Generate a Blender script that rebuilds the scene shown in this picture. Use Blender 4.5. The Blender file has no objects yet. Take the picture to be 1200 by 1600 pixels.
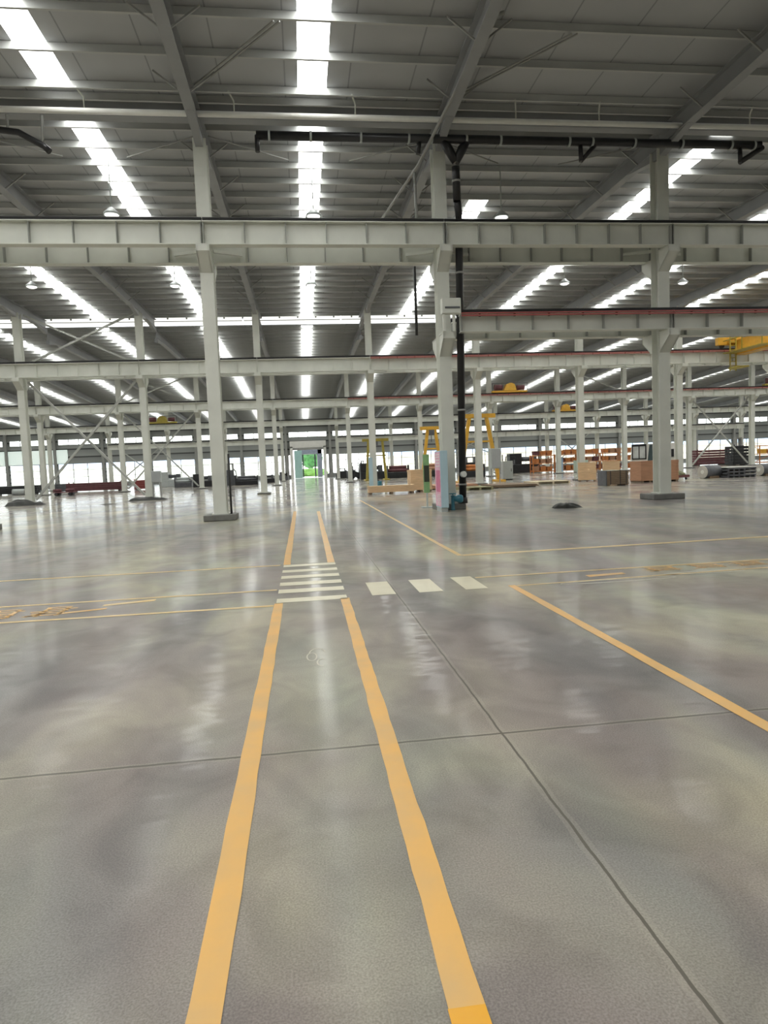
import bpy, bmesh, math, random
from mathutils import Vector, Matrix
random.seed(7)
C = bpy.context.scene.collection
V = Vector
# ------------------------------------------------------------------ materials
MATS = {}
def mat(name, col, rough=0.5, metal=0.0, var=0.12, scale=3.0, stretch=(1, 1, 1), spec=0.5):
    """procedural paint / metal / wood: two octaves of noise darken and lighten the colour"""
    if name in MATS: return MATS[name]
    m = bpy.data.materials.new(name); m.use_nodes = True
    nt = m.node_tree; b = nt.nodes['Principled BSDF']
    tc = nt.nodes.new('ShaderNodeTexCoord'); mp = nt.nodes.new('ShaderNodeMapping')
    mp.inputs['Scale'].default_value = stretch
    nt.links.new(tc.outputs['Object'], mp.inputs['Vector'])
    n = nt.nodes.new('ShaderNodeTexNoise'); n.inputs['Scale'].default_value = scale; n.inputs['Detail'].default_value = 4
    nt.links.new(mp.outputs['Vector'], n.inputs['Vector'])
    r = nt.nodes.new('ShaderNodeValToRGB')
    a = [c*(1-var) for c in col]; z = [min(1, c*(1+var)) for c in col]
    r.color_ramp.elements[0].position = 0.3; r.color_ramp.elements[0].color = (*a, 1)
    r.color_ramp.elements[1].position = 0.7; r.color_ramp.elements[1].color = (*z, 1)
    nt.links.new(n.outputs['Fac'], r.inputs['Fac']); nt.links.new(r.outputs['Color'], b.inputs['Base Color'])
    b.inputs['Roughness'].default_value = rough; b.inputs['Metallic'].default_value = metal
    b.inputs['Specular IOR Level'].default_value = spec
    MATS[name] = m; return m
def emis(name, col, strength):
    if name in MATS: return MATS[name]
    m = bpy.data.materials.new(name); m.use_nodes = True
    b = m.node_tree.nodes['Principled BSDF']
    b.inputs['Base Color'].default_value = (.8, .8, .8, 1)
    b.inputs['Emission Color'].default_value = (*col, 1); b.inputs['Emission Strength'].default_value = strength
    MATS[name] = m; return m
def srgb(r, g, b):
    f = lambda c: (c/255/12.92) if c/255 <= .04045 else ((c/255+.055)/1.055)**2.4
    return (f(r), f(g), f(b))
STEEL = mat('painted_steel', srgb(212, 214, 205), .45, 0, .06, 1.2)
STEELD = mat('painted_steel_grey', srgb(150, 151, 147), .5, 0, .07, 1.0)
STIFF = mat('stiffener_steel', srgb(150, 152, 146), .5, 0, .08)
BRACE = mat('brace_steel', srgb(176, 178, 172), .5, 0, .06)
RAFT = mat('roof_steel', srgb(150, 152, 154), .5, 0, .07, 1.0)
GALV = mat('galvanised_steel', srgb(182, 184, 182), .4, 0, .10, .7)
DARKM = mat('dark_steel', srgb(52, 52, 52), .5, .2, .15)
PIPEM = mat('black_pipe_paint', srgb(34, 34, 36), .35, 0, .15)
RED = mat('red_rail', srgb(170, 92, 88), .5, 0, .1)
CONC = mat('plinth_concrete', srgb(112, 112, 108), .8, 0, .15, 4)
YEL = mat('crane_yellow', srgb(222, 172, 62), .42, 0, .10)
OLIVE = mat('olive_yellow', srgb(176, 160, 70), .5, 0, .12)
ORANGE = mat('rack_orange', srgb(200, 126, 66), .5, 0, .18)
WOOD = mat('pale_pine', srgb(222, 190, 150), .65, 0, .12, 3, (1, 1, 9))
WOODB = mat('brown_plywood', srgb(178, 134, 104), .65, 0, .10, 2, (1, 1, 6))
WOODD = mat('weathered_planks', srgb(122, 104, 84), .75, 0, .2, 4, (1, 1, 10))
WOODL = mat('bleached_pallet_wood', srgb(214, 200, 170), .7, 0, .12, 3, (6, 1, 1))
TARP = mat('black_tarp', srgb(36, 38, 34), .5, 0, .3, 5)
LBLUE = mat('pale_blue_paint', srgb(178, 204, 214), .45, 0, .04)
PINK = mat('pink_print', srgb(226, 178, 196), .5, 0, .12, 5)
MAGENTA = mat('magenta_print', srgb(204, 104, 140), .5, 0, .12, 5)
GREENP = mat('green_print', srgb(132, 172, 120), .5, 0, .15, 5)
WHITE = mat('white_paint', srgb(226, 226, 220), .45, 0, .04)
TEAL = mat('teal_paint', srgb(58, 122, 140), .4, 0, .12)
GREYBOX = mat('grey_enclosure', srgb(176, 182, 180), .45, 0, .04)
BLACK = mat('black_machine', srgb(38, 39, 42), .5, .1, .25)
MAROON = mat('maroon_primer', srgb(104, 62, 66), .65, 0, .18)
SLATE = mat('slate_machine', srgb(92, 94, 98), .5, .1, .2)
GLASSD = mat('dark_glass', srgb(70, 84, 86), .1, 0, .1)
LEAF = mat('foliage', (.05, .17, .04), .7, 0, .55, 1.2)
LEAFL = mat('lawn', (.14, .28, .05), .8, 0, .3, .6)
SKYL = emis('skylight_glow', (1, 1, .97), 13.0)
STRIPM = emis('translucent_band_glow', (1, 1, .94), 1.25)
BULB = emis('lamp_glass_glow', (1, 1, .96), 1.6)
PALEGREEN = emis('pale_green_sheet', (.72, .92, .82), .55)

def mat_roof():
    m = bpy.data.materials.new('roof_liner'); m.use_nodes = True
    nt = m.node_tree; L = nt.links.new; N = nt.nodes.new; b = nt.nodes['Principled BSDF']
    g = N('ShaderNodeNewGeometry'); s = N('ShaderNodeSeparateXYZ'); L(g.outputs['Position'], s.inputs[0])
    def seam(period, w):
        d = N('ShaderNodeMath'); d.operation = 'DIVIDE'; d.inputs[1].default_value = period; L(s.outputs['X'], d.inputs[0])
        f = N('ShaderNodeMath'); f.operation = 'FRACT'; L(d.outputs[0], f.inputs[0])
        c = N('ShaderNodeMath'); c.operation = 'LESS_THAN'; c.inputs[1].default_value = w; L(f.outputs[0], c.inputs[0])
        return c.outputs[0]
    n = N('ShaderNodeTexNoise'); n.inputs['Scale'].default_value = .35; n.inputs['Detail'].default_value = 3
    L(g.outputs['Position'], n.inputs['Vector'])
    r = N('ShaderNodeValToRGB'); r.color_ramp.elements[0].color = (*srgb(162, 164, 167), 1); r.color_ramp.elements[1].color = (*srgb(186, 188, 190), 1)
    L(n.outputs['Fac'], r.inputs['Fac'])
    mx = N('ShaderNodeMixRGB'); mx.blend_type = 'MULTIPLY'; mx.inputs['Color2'].default_value = (.62, .62, .62, 1)
    L(seam(1.9, .022), mx.inputs['Fac']); L(r.outputs['Color'], mx.inputs['Color1'])
    L(mx.outputs[0], b.inputs['Base Color']); b.inputs['Roughness'].default_value = .6
    return m
ROOF = mat_roof()

def mat_wall():
    m = bpy.data.materials.new('corrugated_wall'); m.use_nodes = True
    nt = m.node_tree; L = nt.links.new; N = nt.nodes.new; b = nt.nodes['Principled BSDF']
    g = N('ShaderNodeNewGeometry'); s = N('ShaderNodeSeparateXYZ'); L(g.outputs['Position'], s.inputs[0])
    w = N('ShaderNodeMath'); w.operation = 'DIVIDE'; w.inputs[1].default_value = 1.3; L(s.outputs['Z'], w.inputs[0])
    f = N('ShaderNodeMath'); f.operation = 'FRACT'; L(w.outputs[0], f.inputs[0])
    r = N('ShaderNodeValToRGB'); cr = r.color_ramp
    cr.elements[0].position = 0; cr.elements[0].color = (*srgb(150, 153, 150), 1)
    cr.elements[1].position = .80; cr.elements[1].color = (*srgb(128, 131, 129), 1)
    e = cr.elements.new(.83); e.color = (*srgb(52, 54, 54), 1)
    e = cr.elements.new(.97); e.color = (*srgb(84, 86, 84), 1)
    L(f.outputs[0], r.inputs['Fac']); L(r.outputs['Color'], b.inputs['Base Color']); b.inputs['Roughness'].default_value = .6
    return m
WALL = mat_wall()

JX, JY = 1.09, 3.64
def mat_floor():
    m = bpy.data.materials.new('polished_concrete'); m.use_nodes = True
    nt = m.node_tree; L = nt.links.new; N = nt.nodes.new; b = nt.nodes['Principled BSDF']
    g = N('ShaderNodeNewGeometry'); s = N('ShaderNodeSeparateXYZ'); L(g.outputs['Position'], s.inputs[0])
    def noise(sc, det, scale3=(1, 1, 1), dist=0):
        mp = N('ShaderNodeMapping'); mp.inputs['Scale'].default_value = scale3; L(g.outputs['Position'], mp.inputs['Vector'])
        n = N('ShaderNodeTexNoise'); n.inputs['Scale'].default_value = sc; n.inputs['Detail'].default_value = det
        n.inputs['Distortion'].default_value = dist; L(mp.outputs['Vector'], n.inputs['Vector']); return n.outputs['Fac']
    def ramp(fac, stops):
        r = N('ShaderNodeValToRGB'); cr = r.color_ramp
        while len(cr.elements) < len(stops): cr.elements.new(.5)
        for e, (p, c) in zip(cr.elements, stops): e.position = p; e.color = (*c, 1)
        L(fac, r.inputs['Fac']); return r.outputs['Color']
    def mix(kind, fac, c1, c2):
        x = N('ShaderNodeMixRGB'); x.blend_type = kind
        for sock, val in (('Fac', fac), ('Color1', c1), ('Color2', c2)):
            if isinstance(val, (int, float)): x.inputs[sock].default_value = val
            elif isinstance(val, tuple): x.inputs[sock].default_value = (*val, 1)
            else: L(val, x.inputs[sock])
        return x.outputs[0]
    def math_(op, a, bb):
        x = N('ShaderNodeMath'); x.operation = op
        for i, val in enumerate((a, bb)):
            if isinstance(val, (int, float)): x.inputs[i].default_value = val
            else: L(val, x.inputs[i])
        return x.outputs[0]
    big = ramp(noise(.55, 5, (1, .5, 1), .6), [(.34, srgb(128, 119, 117)), (.44, srgb(146, 138, 133)), (.54, srgb(164, 158, 144)), (.66, srgb(186, 180, 156))])
    tint = ramp(noise(.9, 3, (1.0, .35, 1)), [(.42, (1, 1, 1)), (.62, (.85, .94, .97))])
    c = mix('MULTIPLY', 1.0, big, tint)
    cloud = ramp(noise(1.7, 6, (1, .8, 1), 1.0), [(.36, (.80, .79, .78)), (.6, (1.06, 1.05, 1.03))])
    c = mix('MULTIPLY', 1.0, c, cloud)
    grain = ramp(noise(130, 5), [(.36, (.74, .73, .72)), (.64, (1.18, 1.18, 1.18))])
    c = mix('MULTIPLY', .8, c, grain)
    speck = ramp(noise(160, 2), [(.70, (0, 0, 0)), (.76, (1, 1, 1))])
    c = mix('MIX', math_('MULTIPLY', speck, .35), c, srgb(196, 192, 180))
    # sawn joints
    wob = math_('MULTIPLY', math_('SUBTRACT', noise(5, 6), .5), .022)
    jx = math_('ABSOLUTE', math_('SUBTRACT', math_('ADD', s.outputs['X'], wob), JX), 0)
    jy = math_('ABSOLUTE', math_('SUBTRACT', math_('ADD', s.outputs['Y'], wob), JY), 0)
    lx = math_('LESS_THAN', jx, .007); ly = math_('LESS_THAN', jy, .010)
    j = math_('MAXIMUM', lx, ly)
    c = mix('MIX', math_('MULTIPLY', j, .9), c, srgb(58, 54, 48))
    halo = math_('MULTIPLY', math_('LESS_THAN', math_('MINIMUM', jx, jy), .03), .14)
    c = mix('MIX', halo, c, srgb(190, 184, 168))
    L(c, b.inputs['Base Color'])
    # matt concrete under a thin polished seal: the seal mirrors at a grazing view, the base stays soft
    b.inputs['Roughness'].default_value = .5; b.inputs['Specular IOR Level'].default_value = .3
    rr = N('ShaderNodeMapRange'); rr.inputs['From Min'].default_value = .3; rr.inputs['From Max'].default_value = .7
    rr.inputs['To Min'].default_value = .085; rr.inputs['To Max'].default_value = .15
    L(noise(.8, 4, (1, .6, 1)), rr.inputs['Value']); L(rr.outputs[0], b.inputs['Coat Roughness'])
    b.inputs['Coat Weight'].default_value = 1.0; b.inputs['Coat IOR'].default_value = 1.08
    bp = N('ShaderNodeBump'); bp.inputs['Strength'].default_value = .42; bp.inputs['Distance'].default_value = .012
    L(noise(1.5, 3, (.5, 3, 1)), bp.inputs['Height'])
    L(bp.outputs['Normal'], b.inputs['Coat Normal'])
    return m
FLOOR = mat_floor()

def mat_paint(name, col, wear=.35):
    """floor paint: rubbed thin in places, same gloss as the sealed floor"""
    m = bpy.data.materials.new(name); m.use_nodes = True
    nt = m.node_tree; L = nt.links.new; N = nt.nodes.new; b = nt.nodes['Principled BSDF']
    g = N('ShaderNodeNewGeometry')
    n = N('ShaderNodeTexNoise'); n.inputs['Scale'].default_value = 3.0; n.inputs['Detail'].default_value = 7; L(g.outputs['Position'], n.inputs['Vector'])
    r = N('ShaderNodeValToRGB'); r.color_ramp.elements[0].position = .38; r.color_ramp.elements[1].position = .68
    r.color_ramp.elements[0].color = (*col, 1)
    r.color_ramp.elements[1].color = (*[c*(1-wear)+k*wear for c, k in zip(col, srgb(180, 168, 140))], 1)
    L(n.outputs['Fac'], r.inputs['Fac']); L(r.outputs['Color'], b.inputs['Base Color'])
    b.inputs['Roughness'].default_value = .3
    MATS[name] = m; return m
PYEL = mat_paint('yellow_floor_paint', srgb(234, 184, 106))
PYEL2 = mat_paint('fresh_yellow_floor_paint', srgb(240, 176, 52), .1)
PYEL3 = mat_paint('worn_yellow_floor_paint', srgb(232, 200, 136), .4)
PWHT = mat_paint('cream_floor_paint', srgb(226, 220, 194), .25)
PCHALK = mat_paint('chalk', srgb(224, 221, 206), .2)

PSCRIB = mat_paint('faded_chalk', srgb(188, 184, 166), .2)

def mat_glass():
    m = bpy.data.materials.new('clear_pane'); m.use_nodes = True
    nt = m.node_tree; nt.nodes.remove(nt.nodes['Principled BSDF']); o = nt.nodes['Material Output']
    t = nt.nodes.new('ShaderNodeBsdfTransparent'); t.inputs['Color'].default_value = (.95, .97, .96, 1)
    g = nt.nodes.new('ShaderNodeBsdfGlossy'); g.inputs['Roughness'].default_value = .05
    n = nt.nodes.new('ShaderNodeTexNoise'); n.inputs['Scale'].default_value = .5
    mr = nt.nodes.new('ShaderNodeMapRange'); mr.inputs['To Min'].default_value = .03; mr.inputs['To Max'].default_value = .09
    nt.links.new(n.outputs['Fac'], mr.inputs['Value'])
    x = nt.nodes.new('ShaderNodeMixShader'); nt.links.new(mr.outputs[0], x.inputs[0])
    nt.links.new(t.outputs[0], x.inputs[1]); nt.links.new(g.outputs[0], x.inputs[2]); nt.links.new(x.outputs[0], o.inputs['Surface'])
    return m
PANE = mat_glass()

# ------------------------------------------------------------------ mesh helpers
class MB:
    def __init__(s): s.bm = bmesh.new()
    def box(s, x0, x1, y0, y1, z0, z1):
        v = [s.bm.verts.new(p) for p in ((x0,y0,z0),(x1,y0,z0),(x1,y1,z0),(x0,y1,z0),(x0,y0,z1),(x1,y0,z1),(x1,y1,z1),(x0,y1,z1))]
        for f in ((3,2,1,0),(4,5,6,7),(0,1,5,4),(1,2,6,5),(2,3,7,6),(3,0,4,7)): s.bm.faces.new([v[i] for i in f])
        return s
    def cbox(s, x, y, z, w, d, h): return s.box(x-w/2, x+w/2, y-d/2, y+d/2, z, z+h)
    def bar(s, p, q, w, h=None, up=(0, 0, 1)):
        h = h or w; p, q = V(p), V(q); d = (q-p).normalized(); u = V(up)
        if abs(d.dot(u)) > .98: u = V((1, 0, 0))
        a = d.cross(u).normalized()*w/2; b = d.cross(a).normalized()*h/2
        v = [s.bm.verts.new(c+i*a+j*b) for c in (p, q) for i, j in ((-1,-1),(1,-1),(1,1),(-1,1))]
        for f in ((3,2,1,0),(4,5,6,7),(0,1,5,4),(1,2,6,5),(2,3,7,6),(3,0,4,7)): s.bm.faces.new([v[i] for i in f])
        return s
    def tube(s, pts, r, n=10):
        pts = [V(p) for p in pts]; rings = []
        for i, p in enumerate(pts):
            d = (pts[min(i+1, len(pts)-1)]-pts[max(i-1, 0)]).normalized()
            u = V((0, 0, 1)) if abs(d.z) < .9 else V((1, 0, 0))
            a = d.cross(u).normalized(); b = d.cross(a).normalized()
            rr = r[i] if isinstance(r, (list, tuple)) else r
            rings.append([s.bm.verts.new(p+rr*(math.cos(t)*a+math.sin(t)*b)) for t in [2*math.pi*k/n for k in range(n)]])
        for A, B in zip(rings, rings[1:]):
            for k in range(n):
                f = s.bm.faces.new((A[k], A[(k+1)%n], B[(k+1)%n], B[k])); f.smooth = True
        s.bm.faces.new(rings[0][::-1]); s.bm.faces.new(rings[-1]); return s
    def lathe(s, prof, c=(0, 0, 0), n=16):
        rings = [[s.bm.verts.new((c[0]+r*math.cos(2*math.pi*k/n), c[1]+r*math.sin(2*math.pi*k/n), c[2]+z)) for k in range(n)] for r, z in prof]
        for A, B in zip(rings, rings[1:]):
            for k in range(n):
                f = s.bm.faces.new((A[k], A[(k+1)%n], B[(k+1)%n], B[k])); f.smooth = True
        s.bm.faces.new(rings[0][::-1]); s.bm.faces.new(rings[-1]); return s
    def prism(s, poly, axis, a, b):
        """extrude a 2D polygon along an axis from a to b"""
        def P(u, v, t): return {'x': (t, u, v), 'y': (u, t, v), 'z': (u, v, t)}[axis]
        A = [s.bm.verts.new(P(u, v, a)) for u, v in poly]; B = [s.bm.verts.new(P(u, v, b)) for u, v in poly]
        n = len(poly); s.bm.faces.new(A[::-1]); s.bm.faces.new(B)
        for k in range(n): s.bm.faces.new((A[k], A[(k+1)%n], B[(k+1)%n], B[k]))
        return s
    def quad(s, *pts):
        s.bm.faces.new([s.bm.verts.new(p) for p in pts]); return s
    def mesh(s, name, m, bevel=0):
        bmesh.ops.recalc_face_normals(s.bm, faces=s.bm.faces)
        if bevel:
            bmesh.ops.bevel(s.bm, geom=[e for e in s.bm.edges if not e.smooth or e.calc_face_angle(0) > .7], offset=bevel, segments=1, affect='EDGES')
        me = bpy.data.meshes.new(name); s.bm.to_mesh(me); s.bm.free(); me.materials.append(m); return me
def link(name, me, parent=None, loc=(0, 0, 0), rz=0):
    o = bpy.data.objects.new(name, me); C.objects.link(o); o.location = loc; o.rotation_euler.z = rz
    if parent: o.parent = parent
    return o
def part(name, mb, m, parent, loc=(0, 0, 0), bevel=0, rz=0): return link(name, mb.mesh(name, m, bevel), parent, loc, rz)
def tag(o, label, cat, group=None, kind=None):
    o['label'] = label; o['category'] = cat
    if group: o['group'] = group
    if kind: o['kind'] = kind
    return o
def thing(name, label, cat, loc=(0, 0, 0), rz=0, group=None):
    o = bpy.data.objects.new(name, None); C.objects.link(o); o.location = loc; o.rotation_euler.z = rz
    o.empty_display_size = .2
    return tag(o, label, cat, group)
def struct(name, mb, m, loc=(0, 0, 0)):
    o = link(name, mb.mesh(name, m), None, loc); o['kind'] = 'structure'; return o
def dup(o, loc=None, rz=None, label=None, parent=None):
    c = o.copy(); C.objects.link(c); c.parent = parent
    if loc is not None: c.location = loc
    if rz is not None: c.rotation_euler.z = rz
    if label: c['label'] = label
    for ch in list(o.children): dup(ch, parent=c)
    return c
ORD = 'zeroth first second third fourth fifth sixth seventh eighth ninth tenth eleventh twelfth thirteenth fourteenth fifteenth sixteenth seventeenth eighteenth nineteenth twentieth'.split()
def ordw(n):
    if n <= 20: return ORD[n]
    t = {2: 'twenty', 3: 'thirty', 4: 'forty', 5: 'fifty'}[n//10]
    return (t[:-1]+'ieth') if n % 10 == 0 else t+'-'+ORD[n % 10]

# ------------------------------------------------------------------ the hall's grid (metres; walkway runs along +Y, near X = 0)
ROWY = [22.4, 45.2, 68.0, 90.8]
BAY = 7.55
def colx(row, k):
    if row == 0: return {-1: -10.55, 0: -2.79, 1: 5.02, 2: 12.98, 3: 20.8}.get(k, -2.79+7.8*k)
    return -2.68+BAY*k
KS = [range(-1, 4), range(-2, 6), range(-3, 8), range(-4, 10)]
ROWN = ['nearest row', 'second row back', 'third row back', 'fourth row back']
def colword(k): return (ordw(1-k)+' left of the walkway') if k <= 0 else (ordw(k)+' right of the walkway')
def bayword(j): return 'over the walkway' if j == 0 else (ordw(-j)+' bay left of the walkway' if j < 0 else ordw(j)+' bay right of the walkway')
WALLY = 114.0
XL, XR, YB = -62.0, 98.0, -24.0
STEP = 50.2
SLOPE = .049          # the far roof falls gently from the third row to the end wall
def drop(y): return SLOPE*max(0, y-68.0)
Z1, Z2 = 13.14, 12.45        # roof liner heights before and beyond the light band
# beam levels: (top, bottom) per row
BEAM = [(9.5, 8.78), (8.95, 8.08), (8.62, 7.86), (8.2, 7.5)]
OFF = .66
LOW = (6.55, 5.95)

# ------------------------------------------------------------------ shell
struct('floor', MB().quad((XL, YB, 0), (XR, YB, 0), (XR, WALLY+.2, 0), (XL, WALLY+.2, 0)), FLOOR)
SKX = [(k, .83+7.45*k) for k in range(-8, 13)]
def roof_segment(y0, y1, z, sky):
    """liner with openings; sky: list of (x centre, ya, yb)"""
    mb = MB(); x = XL
    def q(xa, xb, ya, yb): mb.quad((xa, ya, z-drop(ya)), (xb, ya, z-drop(ya)), (xb, yb, z-drop(yb)), (xa, yb, z-drop(yb)))
    for xc, ya, yb in sorted(sky):
        q(x, xc-.43, y0, y1)
        if ya > y0+.01: q(xc-.43, xc+.43, y0, ya)
        if yb < y1-.01: q(xc-.43, xc+.43, yb, y1)
        x = xc+.43
    q(x, XR, y0, y1)
    struct('ceiling', mb, ROOF)
WN = [0]
def window_name(): WN[0] += 1; return 'window_%d' % WN[0]
def skylights(sky, z):
    for xc, ya, yb in sky:
        za, zb = z-drop(ya), z-drop(yb)
        struct(window_name(), MB().quad((xc-.43, ya, za), (xc+.43, ya, za), (xc+.43, yb, zb), (xc-.43, yb, zb)), SKYL)
s0 = [(x, YB+1, 20.85) for k, x in SKX if k in (-7, -6, -5, -4, -3, -2, -1, 0, 3, 5, 7, 9, 11)]
s1 = [(x, {1: 28.6, 2: 22.9}.get(k, 22.3), 49.6) for k, x in SKX]
segs = [(STEP, 68.0), (68.0, 90.8), (90.8, WALLY)]
roof_segment(YB, 20.9, Z1, s0); skylights(s0, Z1)
roof_segment(20.9, STEP, Z1, s1); skylights(s1, Z1)
for a, b in segs:
    ss = [(x, a+.5, b-2.2) for k, x in SKX]
    roof_segment(a, b, Z2, ss); skylights(ss, Z2)
# translucent band at the step in the roof
nb = 22
for i in range(nb):
    x0 = XL+(XR-XL)*i/nb; x1 = XL+(XR-XL)*(i+1)/nb-.12
    struct(window_name(), MB().box(x0, x1, STEP-.02, STEP+.02, Z2+.02, Z1-.12), STRIPM)
mb = MB().box(XL, XR, STEP-.06, STEP+.06, Z1-.12, Z1)
for i in range(int((XR-XL)/1.35)): mb.box(XL+i*1.35, XL+i*1.35+.12, STEP-.05, STEP+.05, Z1-.24, Z1-.12)
mb.box(XL, XR, STEP-.05, STEP-.02, Z2+.28, Z2+.33)
struct('trim_1', mb, STEELD)
# walls
def wall(name, mb): return struct(name, mb, WALL)
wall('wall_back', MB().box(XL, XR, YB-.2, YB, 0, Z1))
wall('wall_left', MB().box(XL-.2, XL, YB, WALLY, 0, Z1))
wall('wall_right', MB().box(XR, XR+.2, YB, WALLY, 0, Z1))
DX0, DX1, DH = -1.55, 3.65, 5.25
W0, W1, H0, H1 = .65, 4.0, 7.15, 7.95
mb = MB()
for a, b in ((XL, DX0), (DX1, XR)):
    mb.box(a, b, WALLY, WALLY+.2, 0, W0); mb.box(a, b, WALLY, WALLY+.2, W1, H0)
mb.box(DX0, DX1, WALLY, WALLY+.2, DH, H0)
mb.box(XL, XR, WALLY, WALLY+.2, H1, Z2-drop(WALLY)+.05)
wxs = [-2.68+BAY*k for k in range(-7, 14)]
for x in wxs:
    mb.box(x-.55, x+.55, WALLY, WALLY+.2, H0, H1)
    if not (DX0-1 < x < DX1+1): mb.box(x-.35, x+.35, WALLY, WALLY+.2, W0, W1)
    elif x < DX0: mb.box(x-.35, DX0, WALLY, WALLY+.2, W0, W1)
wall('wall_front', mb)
for i in range(len(wxs)-1):
    a, b = wxs[i], wxs[i+1]
    n = window_name()
    w = struct(n, MB().box(a+.55, b-.55, WALLY+.06, WALLY+.08, H0, H1), PANE)
    f = MB()
    for t in (.25, .5, .75): f.box(a+.55+(b-a-1.1)*t-.05, a+.55+(b-a-1.1)*t+.05, WALLY+.02, WALLY+.12, H0, H1)
    part('window_frame', f, STEELD, w)
    if a < DX0+.5 and b > DX0+1: a2, b2 = None, None
    else: a2, b2 = a+.35, b-.35
    if a2 is not None:
        if a2 < DX1+.3 and b2 > DX1: a2 = DX1+.5
        w = struct(window_name(), MB().box(a2, b2, WALLY+.06, WALLY+.08, W0, W1), PANE)
        f = MB()
        for z in (W0, 1.75, 2.9, W1-.06): f.box(a2, b2, WALLY+.02, WALLY+.12, z, z+.07)
        for t in (.34, .67): f.box(a2+(b2-a2)*t-.05, a2+(b2-a2)*t+.05, WALLY+.02, WALLY+.12, W0, W1)
        part('window_frame', f, STEELD, w)
# pale translucent cladding on the far left of the end wall
struct('window_200', MB().box(-60, -38.5, WALLY-.05, WALLY-.02, 4.05, 6.3), PALEGREEN)
# wall girts / pilasters
for i, x in enumerate(wxs):
    mb = MB().box(x-.2, x+.2, WALLY-.4, WALLY-.36, 0, Z2-drop(WALLY)-.75).box(x-.2, x+.2, WALLY-.06, WALLY-.02, 0, Z2-drop(WALLY)-.75).box(x-.02, x+.02, WALLY-.36, WALLY-.06, 0, Z2-drop(WALLY)-.75)
    struct('trim_%d' % (i+2), mb, STEELD)
# gutter over the nearest row
struct('trim_40', MB().prism([(21.55, 13.1), (21.55, 12.75), (21.7, 12.66), (22.05, 12.66), (22.2, 12.75), (22.2, 13.1)], 'x', XL, XR), RAFT)
# dock doorway with its white surround and the passage outside
d = MB().box(DX0-.5, DX0, WALLY-.5, WALLY+.3, 0, DH+.2).box(DX1, DX1+.5, WALLY-.5, WALLY+.3, 0, DH+.2).box(DX0-.5, DX1+.5, WALLY-.5, WALLY+.3, DH, DH+1.15)
door = struct('door_1', d, WHITE)
part('door_track', MB().box(DX0, DX1, WALLY-.2, WALLY-.1, DH-.25, DH-.1), DARKM, door)
part('rolled_shutter', MB().tube([(DX0, WALLY-.35, DH-.2), (DX1, WALLY-.35, DH-.2)], .2, 14), STEELD, door)
# outside
struct('ground', MB().quad((-160, WALLY+.2, -.05), (220, WALLY+.2, -.05), (220, 330, -.05), (-160, 330, -.05)), mat('outside_concrete', srgb(226, 220, 204), .8, 0, .06, .1))
pt = thing('loading_portal', 'grey steel portal standing outside the open far doorway', 'portal', (1.4, 127, 0))
part('portal_post', MB().box(-2.3, -1.6, -3, 3, 0, 5.4), SLATE, pt)
part('portal_post', MB().box(1.5, 2.3, -3, 3, 0, 5.4), SLATE, pt)
for px in (-1.3, 1.1): part('portal_pillar', MB().box(px-.12, px+.12, 3.2, 3.5, -.05, 4.4), SLATE, pt)
part('portal_roof', MB().box(-2.3, 2.3, -3, 3, 4.4, 5.4), SLATE, pt)
o = link('side_screen', MB().box(-1.75, -.35, 0, .1, -.05, 5.0).mesh('side_screen', mat('pale_green_screen', (.16, .24, .20), .6, 0, .06)), None, (.3, 120.5, 0))
tag(o, 'pale green sheet screen just outside the left side of the far doorway', 'screen')
def blob(mb, c, r, n=6, amp=.25, sub=3):
    bm2 = bmesh.new(); bmesh.ops.create_icosphere(bm2, subdivisions=sub, radius=1)
    from mathutils import noise
    vs = {}
    for v in bm2.verts:
        k = 1+amp*noise.noise(v.co*2.3+V(c))+amp*.6*noise.noise(v.co*6+V(c))
        vs[v.index] = mb.bm.verts.new((c[0]+v.co.x*r[0]*k, c[1]+v.co.y*r[1]*k, c[2]+v.co.z*r[2]*k))
    for f in bm2.faces: mb.bm.faces.new([vs[v.index] for v in f.verts])
    bm2.free(); return mb
def leafy(mb, c, r, n, size):
    for _ in range(n):
        u = V((random.gauss(0, 1), random.gauss(0, 1), random.gauss(0, 1))).normalized()*random.uniform(.75, 1.12)
        p = V(c)+V((u.x*r[0], u.y*r[1], u.z*r[2])); a = V((random.uniform(-1, 1), random.uniform(-1, 1), random.uniform(-.4, 1))).normalized()*size
        b = a.orthogonal().normalized()*size*.45
        mb.quad(p-a, p+b, p+a, p-b)
    return mb
tr = thing('leafy_tree', 'green leafy tree seen through the far open doorway', 'tree', (2.2, 155, 0))
part('trunk', MB().tube([(0, 0, -.05), (.1, 0, 1.4), (0, .1, 2.8)], [.22, .16, .12], 8), WOODD, tr)
part('crown', leafy(blob(MB(), (0, 0, 4.2), (2.6, 2.2, 2.4)), (0, 0, 4.2), (2.7, 2.3, 2.5), 500, .22), LEAF, tr)
h = link('hedge', leafy(blob(MB(), (0, 0, .7), (3.2, 1.2, .95)), (0, 0, .75), (3.2, 1.2, .95), 500, .16).mesh('hedge', LEAFL), None, (2.2, 143, 0))
tag(h, 'bright yellow-green hedge across the path outside the far doorway', 'hedge')
bd = thing('warehouse_building', 'low cream building with a pale grey roof outside beyond the left windows', 'building', (-40, 190, 0))
part('wall', MB().box(-38, 30, -6, 6, -.05, 4.2), mat('cream_render', srgb(240, 236, 222), .8, 0, .04), bd)
part('roof', MB().prism([(-6.6, 4.2), (6.6, 4.2), (0, 5.6)], 'x', -38.5, 30.5), mat('pale_roof', srgb(200, 210, 226), .6, 0, .04), bd)
bd = thing('warehouse_building', 'long pale ochre building outside beyond the right windows', 'building', (95, 190, 0))
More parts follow.
